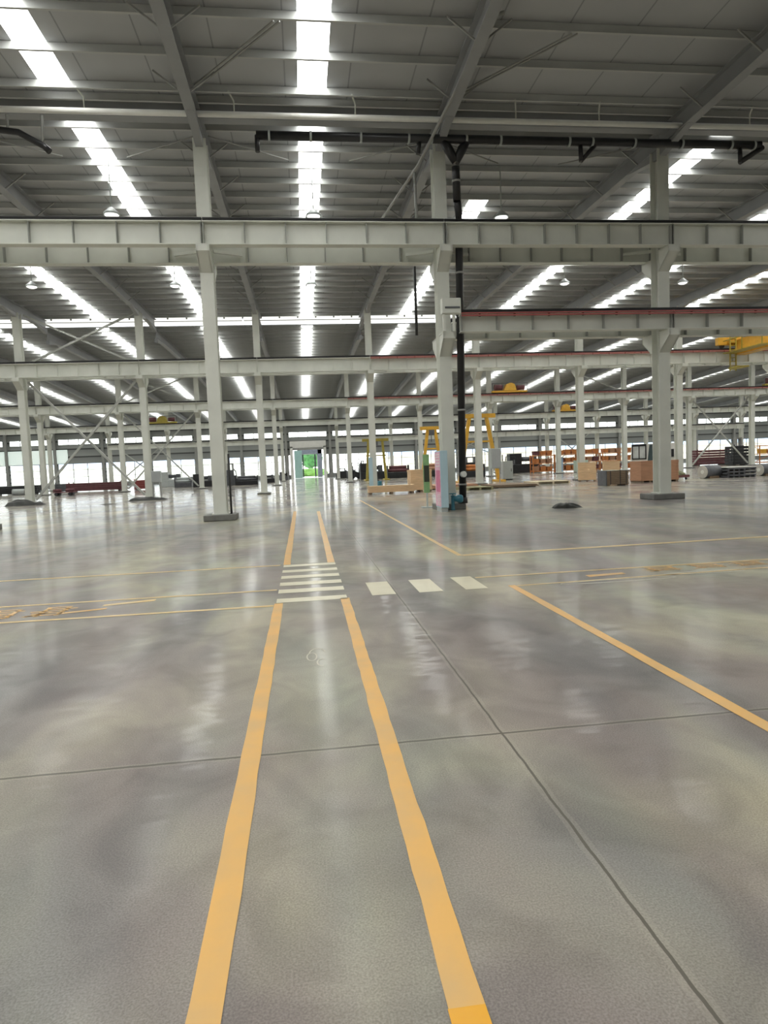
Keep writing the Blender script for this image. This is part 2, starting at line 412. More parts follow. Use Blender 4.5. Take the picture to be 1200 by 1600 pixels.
part('wall', MB().box(-70, 60, -6, 6, -.05, 4.4), mat('ochre_render', srgb(236, 224, 200), .8, 0, .06), bd)
part('roof', MB().prism([(-6.6, 4.4), (6.6, 4.4), (0, 6)], 'x', -70.5, 60.5), mat('blue_roof', srgb(176, 198, 222), .6, 0, .05), bd)

# ------------------------------------------------------------------ columns
CACHE = {}
def cached(key, fn):
    if key not in CACHE: CACHE[key] = fn()
    return CACHE[key]
def shaft_mesh(w, d, h):
    def f():
        mb = MB()
        mb.box(-w/2, w/2, -d/2, -d/2+.03, 0, h).box(-w/2, w/2, d/2-.03, d/2, 0, h).box(-.02, .02, -d/2+.03, d/2-.03, 0, h)
        mb.box(-w/2-.06, w/2+.06, -d/2-.06, d/2+.06, 0, .04)
        for z in (3.0, 6.0, 10.9): mb.box(-w/2+.005, w/2-.005, -d/2-.004, -d/2, z, z+.012)
        return mb.mesh('column_shaft', STEEL)
    return cached(('shaft', w, d, h), f)
def corbel_mesh(w, d, s):
    def f():
        mb = MB()
        y0 = d/2; y1 = OFF+.24
        poly = [(s*y0, -.02), (s*y1, -.02), (s*y1, -.22), (s*y0, -.72)]
        mb.prism(poly, 'x', -w/2+.02, -w/2+.05).prism(poly, 'x', w/2-.05, w/2-.02)
        mb.bm.faces.ensure_lookup_table()
        mb.box(-w/2, w/2, min(s*y0, s*y1), max(s*y0, s*y1), -.03, 0)
        mb.quad((-w/2, s*y1, -.02), (w/2, s*y1, -.02), (w/2, s*y1, -.22), (-w/2, s*y1, -.22))
        mb.quad((-w/2, s*y1, -.22), (w/2, s*y1, -.22), (w/2, s*y0, -.72), (-w/2, s*y0, -.72))
        return mb.mesh('corbel', STEEL)
    return cached(('corbel', w, d, s), f)
def plinth_mesh(w, d, h): return cached(('plinth', w, d, h), lambda: MB().box(-w/2, w/2, -d/2, d/2, 0, h).mesh('base_plinth', CONC, .02))
COLW, COLD = .42, .5
for r in range(4):
    for k in KS[r]:
        x = colx(r, k); y = ROWY[r]
        extra = {(0, 1): ', beside the black fire pipe', (0, 0): ', slim and bare', (0, 2): ', on a wide dark plinth'}.get((r, k), '')
        t = thing('steel_column', 'light grey steel column, %s in the %s%s' % (colword(k), ROWN[r], extra), 'column', (x, y, 0), 0, 'steel columns of the ' + ROWN[r])
        ph = .2 if r == 0 else .1
        link('base_plinth', plinth_mesh({0: 1.05, 1: 1.0}.get(k, 1.2) if r == 0 else .9, 1.0, ph), t)
        top = (12.28 if r < 2 else 11.58-drop(y))
        link('column_shaft', shaft_mesh(COLW, COLD, round(top-ph, 2)), t, (0, 0, ph))
        for s in (-1, 1): link('corbel', corbel_mesh(COLW, COLD, s), t, (0, 0, BEAM[r][1]-(.18 if r == 0 and s == 1 else 0)))
        if r == 0 and k >= 1:
            for s in (-1, 1): link('corbel', corbel_mesh(COLW, COLD, s), t, (0, 0, LOW[1]))
        if r == 0:
            kb = MB()
            for sx in (-1, 1):
                kb.bar((sx*.2, -.2, BEAM[r][0]-.12), (sx*1.0, -OFF+.1, BEAM[r][0]-.12), .07, .07)
                kb.bar((sx*.2, .2, BEAM[r][1]+.1), (sx*1.1, OFF-.1, BEAM[r][1]+.1), .09, .09)
            part('tie_strut', kb, STEEL, t)

# ------------------------------------------------------------------ crane beams
def girder_mesh(L, h, stiff):
    def f():
        mb = MB().box(-L/2, L/2, -.19, .19, -.03, 0).box(-L/2, L/2, -.16, .16, -h, -h+.03).box(-L/2, L/2, -.012, .012, -h+.03, -.03)
        n = max(1, round(L/1.22))
        for i in range(n+1 if stiff else 0):
            x = min(max(-L/2+L*i/n, -L/2+.03), L/2-.03)
            w = .02 if 0 < i < n else .03
            mb.box(x-w/2, x+w/2, -.13, -.012, -h+.03, -.03).box(x-w/2, x+w/2, .012, .13, -h+.03, -.03)
        return mb.mesh('girder', STEEL)
    return cached(('gird', round(L, 3), h, stiff), f)
def rail_mesh(L): return cached(('rail', round(L, 3)), lambda: MB().box(-L/2, L/2, -.07, .07, 0, .03).box(-L/2, L/2, -.02, .02, .03, .11).box(-L/2, L/2, -.045, .045, .11, .15).mesh('rail', DARKM))
def crane_beam(xa, xb, y, top, bot, label, group, red=False, near=False):
    L = xb-xa-.02
    t = thing('crane_beam', label, 'beam', ((xa+xb)/2, y, top), 0, group)
    link('girder', girder_mesh(L, round(top-bot, 3), not near), t)
    if near:                       # nearest row: every web stiffener is a plate of its own
        h = round(top-bot, 3); n = max(1, round(L/1.22))
        sm = cached(('stf', h), lambda: MB().box(-.013, .013, -.16, -.012, -h+.03, -.03).box(-.013, .013, .012, .16, -h+.03, -.03).mesh('web_stiffener', STIFF))
        for i in range(n+1): link('web_stiffener', sm, t, (min(max(-L/2+L*i/n, -L/2+.03), L/2-.03), 0, 0))
    link('rail', rail_mesh(L), t)
    if red:
        part('conductor_rail', MB().box(-L/2, L/2, -.30, -.24, -.12, -.07).box(-L/2, L/2, -.30, -.24, -.04, .0), RED, t)
        mb = MB()
        for i in range(6): mb.box(-L/2+.6+i*1.2, -L/2+.66+i*1.2, -.24, -.19, -.13, .0)
        part('rail_clip', mb, DARKM, t)
    return t
for r in range(4):
    ks = list(KS[r])
    js = [ks[0]-1]*(r > 0) + ks[:-1] + [ks[-1]]*(r > 0)
    for j in js:
        for s, w in ((-1, 'front'), (1, 'rear')):
            if r == 3 and s == 1: continue
            red = (r in (1, 2) and j >= 1 and s == -1)
            crane_beam(colx(r, j), colx(r, j+1), ROWY[r]+s*OFF, BEAM[r][0]-(.08 if r == 0 and s == 1 else 0), BEAM[r][1]-(.18 if r == 0 and s == 1 else 0),
                       'grey crane girder on the %s side of the %s, %s' % (w, ROWN[r], bayword(j)), 'crane girders of the ' + ROWN[r], red, r == 0)
for j in (1, 2):
    for s, w in ((-1, 'front'), (1, 'rear')):
        crane_beam(colx(0, j)+(.42 if j == 1 else 0), colx(0, j+1), ROWY[0]+s*OFF, LOW[0], LOW[1], 'lower grey crane girder with %s on the %s side of the nearest row, %s' % ('red conductor strip' if s < 0 else 'plain web', w, bayword(j)), 'lower crane girders of the nearest row', s < 0, True)
for j in range(1, 9):
    crane_beam(colx(3, j), colx(3, j+1), ROWY[3]-OFF, 5.7, 5.05, 'lower grey crane girder of the fourth row back, %s' % bayword(j), 'lower crane girders of the fourth row', False)
for j in range(-3, 0):
    crane_beam(colx(3, j), colx(3, j+1), ROWY[3]-OFF, 5.7, 5.1, 'lower grey crane girder of the fourth row back, %s' % bayword(j), 'lower crane girders of the fourth row', False)

# ------------------------------------------------------------------ roof steel
def rafter(xa, ya, xb, yb, z0, h, label, fly):
    z0 -= drop(ya); dz = drop(ya)-drop(yb)
    L = math.hypot(xb-xa, yb-ya); rz = -math.atan2(xb-xa, yb-ya)
    t = thing('roof_rafter', label, 'rafter', (xa, ya, z0), rz, 'roof rafters')
    t.rotation_euler.x = math.atan2(dz, L)
    me = cached(('raf', round(L, 2), h), lambda: MB().box(-.16, .16, 0, L, 0, .03).box(-.16, .16, 0, L, h-.03, h).box(-.012, .012, 0, L, .03, h-.03)
                .prism([(0, .03), (1.9, 0), (1.9, -.01), (0, -.32)], 'x', -.12, .12).prism([(L, .03), (L, -.32), (L-1.9, -.01), (L-1.9, 0)], 'x', -.12, .12).mesh('rafter_beam', RAFT))
    link('rafter_beam', me, t)
    if fly:
        fm = cached(('fly',), lambda: MB().bar((.1, 0, .05), (.85, 0, h+.02), .045).bar((-.1, 0, .05), (-.85, 0, h+.02), .045).mesh('fly_brace', STEELD))
        n = int(L/2.7)
        for i in range(n): link('fly_brace', fm, t, (0, 1.2+i*2.7, 0))
    return t
RB, RH = 12.28, .60
for k in range(-1, 4):
    rafter(colx(0, k), -.4, colx(0, k), ROWY[0], RB, RH, 'roof rafter over the nearest span, meeting the column %s' % colword(k), True)
for k in range(-3, 6):
    rafter(colx(0, k), ROWY[0]+.02, colx(1, k), ROWY[1], RB, RH, 'roof rafter over the second span, meeting the column %s' % colword(k), -2 < k < 4)
    rafter(colx(1, k), ROWY[1]+.02, colx(1, k), STEP-.1, RB, RH, 'short rafter from the second row to the light band, %s' % colword(k), False)
for k in range(-4, 8):
    rafter(colx(2, k), STEP+.1, colx(2, k), 68.0, 11.58, RH, 'grey roof rafter beyond the light band, in line %s' % colword(k), False)
for k in range(-5, 11):
    rafter(colx(3, k), 68.02, colx(3, k), 90.8, 11.58, RH, 'grey roof rafter over the fourth span, in line %s' % colword(k), False)
    rafter(colx(3, k), 90.82, colx(3, k), WALLY-.45, 11.58, RH, 'grey roof rafter over the farthest span, in line %s' % colword(k), False)
def purlin_mesh(h): return cached(('purlin', h), lambda: MB().box(XL+.1, XR-.1, -.004, .004, 0, h).box(XL+.1, XR-.1, -.075, .0, 0, .012).box(XL+.1, XR-.1, 0, .075, h-.012, h).mesh('roof_purlin', GALV))
def purlin(y, z, label, group, h=.25):
    tag(link('roof_purlin', purlin_mesh(h), None, (0, y, z-drop(y))), label, 'purlin', group)
ys = [10.9, 12.5, 14.1, 15.75, 17.4, 19.0, 20.7, 21.3]
for i, y in enumerate(reversed(ys)): purlin(y, 12.88, 'long thin grey purlin under the nearest roof, %s in front of the gutter' % ordw(i+1), 'purlins of the nearest roof')
y, i = 22.95, 1
while y < STEP-.2:
    purlin(y, 12.88, 'long thin grey purlin between gutter and light band, %s behind the gutter' % ordw(i), 'purlins behind the gutter'); y += 1.33; i += 1
y, i = STEP+.7, 1
while y < WALLY-.6:
    purlin(y, 12.19, 'long thin grey purlin under the far roof, %s beyond the light band' % ordw(i), 'purlins of the far roof'); y += 1.36; i += 1
# sag rods / diagonal ties under the near roof
def rods(label, segs_, r=.02):
    t = thing('tie_rod', label, 'tie rod', (0, 0, 0), 0, 'diagonal roof tie rods')
    for p, q in segs_: part('rod', MB().bar(p, q, r*2), STEELD, t)
for i, (a, b) in enumerate([(-10.55, -2.79), (-2.79, 5.02), (5.02, 12.98)]):
    w = ['left of the walkway', 'over the walkway', 'right of the walkway'][i]
    rods('thin pair of diagonal tie rods under the nearest roof, bay ' + w, [((a+.2, 20.2, 12.8), (a+2.6, 17.3, 12.8)), ((a+.3, 20.25, 12.8), (a+2.75, 17.3, 12.8))])
    rods('thin pair of diagonal tie rods behind the gutter, bay ' + w, [((a+.2, 23.0, 12.75), (a+2.8, 24.6, 12.75)), ((b-.2, 23.0, 12.75), (b-2.8, 24.6, 12.75))])

# white pipe along the gutter with its hangers
wp = thing('overhead_pipe', 'long white pipe hung in front of the nearest gutter', 'pipe', (0, 21.0, 12.42))
part('pipe_run', MB().tube([(-14, 0, 0), (26, 0, .02)], .085, 12), WHITE, wp)
for x in (-10.2, -5.9, -1.55, 2.15, 7.3, 10.1, 15.4, 19.5):
    part('hanger_rod', MB().tube([(x, -.02, .06), (x, -.02, .40), (x-.12, -.35, .50)], .028, 6), STEEL, wp)

# black fire main
fp = thing('fire_pipe', 'black fire main running overhead in front of the nearest row, right part', 'pipe', (0, 0, 0))
FZ, FY = 12.1, 21.55
part('horizontal_main', MB().tube([(-.95, FY, FZ), (16.2, FY, FZ+.02)], .14, 14), PIPEM, fp)
fr = thing('fire_riser', 'black vertical fire riser pipe beside the first column right of the walkway', 'pipe', (0, 0, 0))
part('riser', MB().tube([(5.42, FY, FZ-.84), (5.44, FY+.05, 11.0), (5.46, FY+.1, 10.2)], .13, 14), PIPEM, fr)
part('riser', MB().tube([(5.46, FY+.1, 10.2), (5.58, 21.95, 9.9), (5.6, 22.08, 9.4), (5.45, 22.08, .3)], .125, 14), PIPEM, fr)
part('tee_bracket', MB().tube([(5.0, FY, FZ-.02), (5.2, FY, FZ-.3), (5.43, FY, FZ-.72)], [.1, .16, .12], 10).tube([(5.85, FY, FZ-.02), (5.65, FY, FZ-.3), (5.44, FY, FZ-.72)], [.1, .16, .12], 10), PIPEM, fp)
for a, dx, dz in ((-.93, 0, -.5), (4.25, -.06, -.48), (9.7, .02, -.62), (15.45, .02, -.55)):
    part('branch_drop', MB().tube([(a, FY, FZ), (a+dx, FY, FZ+dz)], .075, 10), PIPEM, fp)
part('sway_brace', MB().tube([(9.72, FY, FZ-.6), (10.25, FY, FZ-.05)], .07, 8), PIPEM, fp)
part('sway_brace', MB().tube([(15.45, FY, FZ-.55), (16.3, FY, FZ-.05)], .09, 10), PIPEM, fp)
for x in (-.55, .75, 2.35, 3.9, 4.65, 5.8, 6.95, 9.3, 10.1, 11.6, 13.3, 15.1, 15.95):
    part('pipe_clamp', MB().tube([(x-.035, FY, FZ+.005), (x+.035, FY, FZ+.005)], .155, 14), GREYBOX, fp)
for z in (10.8, 8.0, 3.4, .85): part('pipe_clamp', MB().lathe([(.15, -.03), (.15, .03)], (5.6-.15*(9.4-z)/9.1 if z < 9 else 5.445, 22.08 if z < 9 else FY+.06, z), 14), STEELD, fr)
part('valve_cap', MB().tube([(5.47, 21.98, 1.2), (5.47, 21.84, 1.2)], [.12, .09], 12), WHITE, fr)
part('pipe_foot', MB().lathe([(.17, 0), (.16, .2)], (5.45, 22.08, .2), 14), DARKM, fr)
f2 = thing('fire_pipe', 'short black fire pipe at upper left ending in an angled drop', 'pipe', (0, 0, 0))
part('horizontal_main', MB().tube([(-12.0, FY, FZ), (-8.5, FY, FZ), (-8.0, FY, FZ-.06), (-7.3, FY, FZ-.45), (-7.15, FY, FZ-.6)], .095, 12), PIPEM, f2)
part('hanger_rod', MB().tube([(-7.3, FY, FZ+.45), (-7.34, FY, FZ-.4)], .045, 8), STEELD, f2)
part('hanger_rod', MB().tube([(-8.3, FY, FZ+.45), (-8.3, FY, FZ)], .04, 8), STEELD, f2)
# grey conduit slanting under the rafter and dropping beside the column
cd = thing('cable_conduit', 'thin grey conduit slanting under the roof to the column right of the walkway', 'conduit', (0, 0, 0))
part('sloping_run', MB().tube([(5.55, 16.6, 12.78), (5.3, 16.75, 12.8), (4.7, 20.4, 12.1), (4.35, 22.3, 11.65), (3.9, 25.9, 11.7), (3.6, 31, 12.25)], .05, 8), STEELD, cd)
part('drop_run', MB().tube([(4.25, 22.6, 11.5), (4.27, 22.6, 9.6)], .05, 8), STEELD, cd)
part('drop_run', MB().tube([(4.27, 23.35, 8.6), (4.27, 23.35, 6.2)], .05, 8), DARKM, cd)
c2 = tag(link('cable_conduit', MB().tube([(-2.44, 22.3, .2), (-2.44, 22.3, 2.2)], .035, 8).mesh('cable_conduit', DARKM)), 'thin dark conduit at the foot of the slim bare column left of walkway', 'conduit')

# ------------------------------------------------------------------ pendant lamps
def lamp_proto():
    t = thing('pendant_lamp', 'x', 'lamp', (0, 0, 0), 0, 'high bay pendant lamps')
    part('lamp_rod', MB().tube([(0, 0, .25), (0, 0, 1.9)], .022, 6), GREYBOX, t)
    part('lamp_shade', MB().lathe([(.05, .28), (.12, .22), (.27, .08), (.30, .0), (.28, .0), (.1, .2)], n=18), GREYBOX, t)
    part('lamp_bulb', MB().lathe([(.02, -.07), (.14, -.05), (.24, .0), (.2, .06)], n=16), BULB, t)
    return t
LP = lamp_proto(); first = True
LAMPS = []
for k in (-1, 0, 1): LAMPS.append((.83+7.1*k, 24.7, 10.8, 'behind the gutter, ' + bayword(k)))
for k in range(-2, 4): LAMPS.append((.9+6.95*k, 35.2, 11.2, 'between gutter and light band, ' + bayword(k)))
for k in range(-3, 5): LAMPS.append((.9+7.3*k, 57.5, 10.6, 'beyond the light band, ' + bayword(k)))
for x, y, z, w in LAMPS:
    lb = 'white high-bay pendant lamp ' + w
    if first: LP.location = (x, y, z); LP['label'] = lb; first = False
    else: dup(LP, (x, y, z), label=lb)

# ------------------------------------------------------------------ cross bracing between columns
def xbrace(xa, xb, y, za, zb, label, w=.135):
    t = thing('cross_brace', label, 'bracing', (xa, y, za), 0, 'cross bracing between columns')
    part('brace_bar', MB().bar((.36, 0, 0), (xb-xa-.36, 0, zb-za), w), BRACE, t)
    part('brace_bar', MB().bar((.36, .18, zb-za), (xb-xa-.36, .18, 0), w), BRACE, t)
xbrace(colx(1, -2), colx(1, -1), 45.2, .3, 7.9, 'large grey X brace reaching the floor in the second row, left side')
xbrace(colx(1, -2), colx(1, -1), 45.2, 9.0, 12.2, 'flat grey X brace above the second-row crane girders, left side', .12)
xbrace(colx(2, -2), colx(2, -1), 68.0, .3, 7.7, 'grey X brace reaching the floor in the third row, left side')
xbrace(colx(2, -2), colx(2, -1), 68.0, 8.8, 11.5, 'flat grey X brace above the third-row crane girders, left side', .12)
xbrace(colx(2, 6), colx(2, 7), 68.0, .3, 7.7, 'grey X brace reaching the floor in the third row, far right')
xbrace(colx(2, 4), colx(2, 5), 68.0, 8.8, 11.5, 'flat grey X brace above the third-row girders, right side', .12)
xbrace(colx(3, -3), colx(3, -2), 90.8, .3, 5.8, 'grey X brace reaching the floor in the fourth row, left side')
xbrace(colx(3, 5), colx(3, 6), 90.8, .3, 5.8, 'grey X brace reaching the floor in the fourth row, right side')
xbrace(colx(3, 3), colx(3, 4), 90.8, 2.6, 5.7, 'small grey X brace under the fourth-row girders, right side')

# ------------------------------------------------------------------ boxes mounted on columns
t = thing('junction_box', 'pale grey bracket box on the column beside the black pipe, at the lower girder end', 'box', (5.06, 21.34, 6.47))
part('box_body', MB().box(-.32, .32, -.12, .12, 0, .5), STEEL, t, bevel=.02)
part('box_slot', MB().box(-.22, .28, -.135, -.12, .16, .22), SLATE, t)
part('bracket_leg', MB().box(-.28, -.2, -.05, .03, -.55, 0).box(.05, .13, -.05, .03, -.55, 0), STEEL, t)
t = thing('wall_cabinet', 'grey cabinet on the braced second-row column, left of the walkway', 'cabinet', (-9.62, 44.7, 1.1))
part('cabinet_body', MB().box(-.3, .3, -.15, .15, 0, .75), GREYBOX, t, bevel=.02)
part('cabinet_door', MB().box(-.26, .26, -.165, -.15, .04, .71), mat('grey_door', srgb(164, 168, 168), .45, 0, .04), t)
part('stand_leg', MB().box(.22, .28, -.05, .05, -1.1, 0), STEELD, t)
part('stand_leg', MB().box(-.28, -.22, -.05, .05, -1.1, 0), STEELD, t)
t = thing('electrical_cabinet', 'grey electrical cabinet on legs beside the second-row column right of the black pipe', 'cabinet', (13.3, 44.2, 0))
part('cabinet_body', MB().box(-.36, .33, -.25, .25, 1.1, 2.5), GREYBOX, t, bevel=.02)
part('cabinet_door', MB().box(-.31, .31, -.27, -.25, 1.15, 2.45), mat('grey_door', srgb(164, 168, 168), .45, 0, .04), t)
for sx in (-.3, .3): part('leg', MB().box(sx-.03, sx+.03, -.03, .03, 0, 1.1), STEELD, t)
t = thing('floor_cabinet', 'grey-green floor cabinet standing by the foot of the yellow gantry leg', 'cabinet', (17.1, 53.5, 0))
part('cabinet_body', MB().box(-.42, .42, -.3, .3, .08, 1.6), GREYBOX, t, bevel=.02)
part('cabinet_foot', MB().box(-.4, .4, -.28, .28, 0, .08), DARKM, t)
part('handle', MB().box(.25, .29, -.34, -.3, .7, .95), DARKM, t)

# notice cabinet by the column: pale blue front edge, pink printed side
t = thing('notice_board', 'tall pale blue notice board with pink printed side by the black-pipe column', 'notice board', (4.47, 21.0, 0))
part('board_frame', MB().box(-.01, .24, 0, .85, .14, 2.02), LBLUE, t, bevel=.01)
part('plinth', MB().box(.0, .22, .05, .8, .0, .14), GREYBOX, t)
sp = part('printed_face', MB().box(-.016, -.01, .02, .83, .18, 1.98), PINK, t); sp['label'] = 'pink printed face with a magenta panel'
part('magenta_panel', MB().box(-.02, -.016, .06, .66, .66, 1.38), MAGENTA, sp)
mb = MB()
for i in range(3):
    for j2 in range(2):
        mb.tube([(-.0185, .2+.25*j2+.08*math.cos(a), .27+.13*i+.05*math.sin(a)) for a in [q*math.pi/5 for q in range(11)]], .008, 5)
part('ring_pattern', mb, WHITE, sp)
mb = MB()
for z in (1.5, 1.6, 1.7, 1.8, 1.88): mb.box(-.02, -.016, .1, .7, z, z+.03)
part('text_lines', mb, WHITE, sp)
t = thing('display_panel', 'narrow green and dark panel standing behind the pale blue notice board', 'panel', (4.38, 23.6, 0))
part('panel_sheet', MB().box(0, .22, 0, .05, .55, 1.95), GREENP, t)
part('dark_band', MB().box(.02, .21, -.01, 0, .95, 1.55), mat('dark_green', srgb(52, 58, 44), .5), t)
part('panel_stand', MB().box(.08, .14, 0, .05, .04, .55).box(-.1, .3, -.15, .2, 0, .04), GREYBOX, t)

# teal hydrant
t = thing('fire_hydrant', 'teal hydrant valve at the foot of the black-pipe column', 'hydrant', (5.02, 21.75, 0))
part('standpipe', MB().lathe([(.09, .0), (.06, .05), (.06, .45), (.075, .47), (.075, .5)], (0, 0, 0), 12), TEAL, t)
part('valve_body', MB().tube([(0, 0, .38), (.12, 0, .38), (.2, 0, .38), (.3, 0, .38), (.34, 0, .38)], [.08, .1, .14, .14, .11], 12), TEAL, t)
part('hand_wheel', MB().tube([(.12*math.cos(a), .12*math.sin(a), .56) for a in [q*math.pi/6 for q in range(13)]], .015, 6).bar((-.12, 0, .56), (.12, 0, .56), .02).bar((0, -.12, .56), (0, .12, .56), .02).bar((0, 0, .5), (0, 0, .57), .03), TEAL, t)

# ------------------------------------------------------------------ cranes and hoists
def crane(x, ya, za, yb, zb, label):
    """travelling crane slung between the rails at (ya, za) and (yb, zb)"""
    t = thing('overhead_crane', label, 'crane', (x, 0, 0), 0)
    z0, z1, y0, y1 = 8.55, 9.62, ya+.28, yb-.28
    part('girder', MB().box(-.42, .42, y0, y1, z0, z0+.04).box(-.42, .42, y0, y1, z1-.04, z1).box(-.36, -.32, y0, y1, z0+.04, z1-.04).box(.32, .36, y0, y1, z0+.04, z1-.04), YEL, t)
    for y, z in ((ya, za), (yb, zb)):
        e = part('end_carriage', MB().box(-1.6, 1.6, y-.18, y+.18, z+.2, z+.75), YEL, t, bevel=.03)
        s_ = 1 if y == ya else -1
        part('hanger', MB().box(-.9, .9, min(y, y+s_*.5), max(y, y+s_*.5), z+.3, z+.6), YEL, e)
        for sx in (-1.2, 1.2): part('wheel', MB().tube([(sx, y-.08, z+.17), (sx, y+.08, z+.17)], .165, 14), DARKM, e)
    rl = MB(); y = y1-.3
    for sx in (-.95, -.5): rl.bar((sx, y, 7.4), (sx, y, z1+.9), .07)
    for i in range(11): rl.bar((-.95, y, 7.5+i*.28), (-.5, y, 7.5+i*.28), .05)
    part('ladder', rl, OLIVE, t)
    part('platform', MB().box(-1.3, -.42, y1-4, y1, z0+.1, z0+.15).bar((-1.27, y1-4, z0+1.0), (-1.27, y1, z0+1.0), .06).bar((-1.27, y1-4, z0+.1), (-1.27, y1-4, z0+1.0), .06).bar((-1.27, y1-2, z0+.1), (-1.27, y1-2, z0+1.0), .06).box(-1.3, -.42, y1-1.6, y1-.6, 7.5, 7.6), OLIVE, t)
    part('hoist_trolley', MB().box(-.6, .6, y1-7, y1-5.6, z0-.7, z0), SLATE, t, bevel=.04)
    return t
crane(31.7, 22.4+OFF, 9.57, 45.2-OFF, 9.1, 'yellow travelling crane on the second-row girders at the right edge')
def hoist(x, y, z, label, m):
    t = thing('crane_trolley', label, 'hoist', (x, y, z), 0, 'yellow crane trolleys on girders')
    part('trolley_frame', MB().box(-1.9, 1.9, -.25, .25, 0, .2), m, t, bevel=.03)
    part('motor_housing', MB().prism([(-.7, .2), (.7, .2), (.5, .85), (.1, 1.0), (-.4, .85)], 'y', -.3, .3), m, t)
    part('drum', MB().tube([(-1.6, 0, .55), (-.8, 0, .55)], .3, 12), MAROON, t)
    part('drum', MB().tube([(.8, 0, .5), (1.6, 0, .5)], .26, 12), MAROON, t)
    part('guard_rail', MB().bar((-1.9, -.2, .2), (-1.9, -.2, .95), .06).bar((1.9, -.2, .2), (1.9, -.2, .95), .06).bar((-1.9, -.2, .95), (1.9, -.2, .95), .05), SLATE, t)
hoist(22.0, 68-OFF, 8.78, 'yellow crane trolley with maroon drums on the third-row girder', YEL)
hoist(37.6, 90.8-OFF, 8.36, 'smaller yellow crane trolley farther back on the fourth-row girder', YEL)
hoist(-18.2, 90.8-OFF, 8.36, 'olive yellow crane trolley on the fourth-row girder left of walkway', OLIVE)

hoist(53.0, 68-OFF, 8.78, 'olive yellow crane trolley on the third-row girder at the right edge', OLIVE)

def gantry(x, y, wb, wt, h, label, m):
    t = thing('gantry_frame', label, 'gantry', (x, y, 0), 0, 'yellow gantry frames')
    for s in (-1, 1):
        part('leg', MB().bar((s*wb, 0, .12), (s*wt, 0, h), .3, .26), m, t)
        part('foot', MB().box(s*wb-.3, s*wb+.3, -.9, .9, 0, .14), m, t)
    part('top_beam', MB().box(-wt-.7, wt+.7, -.2, .2, h, h+.32), m, t)
    part('cross_bar', MB().box(-wt-.35, wt+.35, -.08, .08, h*.62, h*.62+.14), m, t)
    part('hoist_block', MB().box(-.25, .25, -.25, .25, h-.5, h).tube([(0, 0, h-.5), (0, 0, h-1.1)], .04, 6), SLATE, t)
gantry(14.0, 51.0, 1.6, .7, 5.1, 'yellow A-frame gantry behind the grey electrical cabinet', YEL)
gantry(12.0, 60.0, 1.0, .35, 4.75, 'slim yellow gantry seen left of the notice board above the crate', YEL)
gantry(8.3, 74.0, 1.1, .8, 4.4, 'olive gantry far back above the long pallet', OLIVE)

# ------------------------------------------------------------------ crates and pallets
def crate(w, d_, h, x, y, z, rz, label, m, group='wooden crates', skids=True):
    t = thing('wooden_crate', label, 'crate', (x, y, z), rz, group)
    z0 = .1 if skids else 0
    part('crate_body', MB().box(-w/2, w/2, -d_/2, d_/2, z0, h-.03), m, t)
    part('lid', MB().box(-w/2-.025, w/2+.025, -d_/2-.025, d_/2+.025, h-.03, h), m, t)
    b = MB(); e = .018
    for zz in (z0, (z0+h)/2-.05, h-.14):
        b.box(-w/2-e, w/2+e, -d_/2-e, -d_/2, zz, zz+.1); b.box(-w/2-e, w/2+e, d_/2, d_/2+e, zz, zz+.1)
        b.box(-w/2-e, -w/2, -d_/2, d_/2, zz, zz+.1); b.box(w/2, w/2+e, -d_/2, d_/2, zz, zz+.1)
    for xx in (-w/2, w/2-.09): b.box(xx, xx+.09, -d_/2-e-.004, -d_/2-e, z0, h-.03)
    part('batten', b, m, t)
    if skids:
        for xx in (-w/2+.1, 0, w/2-.1): part('skid', MB().box(xx-.07, xx+.07, -d_/2, d_/2, 0, .1), WOODD, t)
    return t
crate(1.25, 1.2, 1.3, 6.85, 38.3, 0, 0, 'pale pine crate left of the notice board, behind the long low crate', WOOD)
crate(2.6, .7, .47, 4.95, 37.0, 0, .0, 'long low pine crate lying left of the pale pine crate', WOOD)
crate(1.15, 1.1, .64, 19.2, 42.5, 0, -.42, 'lower pine crate of the two stacked beside the second-row column', WOOD)
crate(1.15, 1.1, .64, 19.2, 42.5, .645, -.42, 'upper pine crate of the two stacked beside the second-row column', WOOD, skids=False)
crate(1.13, 1.3, 1.27, 20.38, 37.1, 0, 0, 'big brown plywood crate left of the wide-plinth column', WOODB)
crate(1.13, 1.3, 1.27, 21.6, 37.1, 0, 0, 'big brown plywood crate right of the wide-plinth column', WOODB)
crate(1.0, 1.0, 1.32, 19.5, 39.6, 0, -.42, 'pine crate behind the strapped plank stack', WOOD)
t = thing('plank_stack', 'strapped stack of weathered brown planks in front of the crates', 'plank stack', (17.25, 34.75, 0))
part('bearer', MB().box(-.6, -.45, -.5, .5, 0, .06).box(.45, .6, -.5, .5, 0, .06), WOODD, t)
mb = MB()
for i in range(7): mb.box(-.64+.01*(i % 2), .64-.012*(i % 3), -.5, .5, .06+i*.108, .06+i*.108+.1)
part('planks', mb, WOODD, t)
for sx in (-.42, .15, .5): part('strap', MB().box(sx-.02, sx+.02, -.508, .508, .06, .825), DARKM, t)
part('end_wrap', MB().box(-.69, -.63, -.51, .51, .0, .84), SLATE, t)
part('cover_sheet', MB().box(-.6, .1, -.45, .5, .83, .85), mat('pale_sheet', srgb(196, 202, 190), .5), t)
def pallet(w, d_, x, y, rz, label, m):
    t = thing('wooden_pallet', label, 'pallet', (x, y, 0), rz, 'wooden pallets')
    mb = MB(); n = 7
    for i in range(n): mb.box(-w/2, w/2, -d_/2+d_*i/n, -d_/2+d_*(i+.82)/n, .14, .17)
    part('deck', mb, m, t)
    for sx in (-1, 0, 1): part('stringer', MB().box(sx*(w/2-.08)-.06, sx*(w/2-.08)+.06, -d_/2, d_/2, 0, .14), m, t)
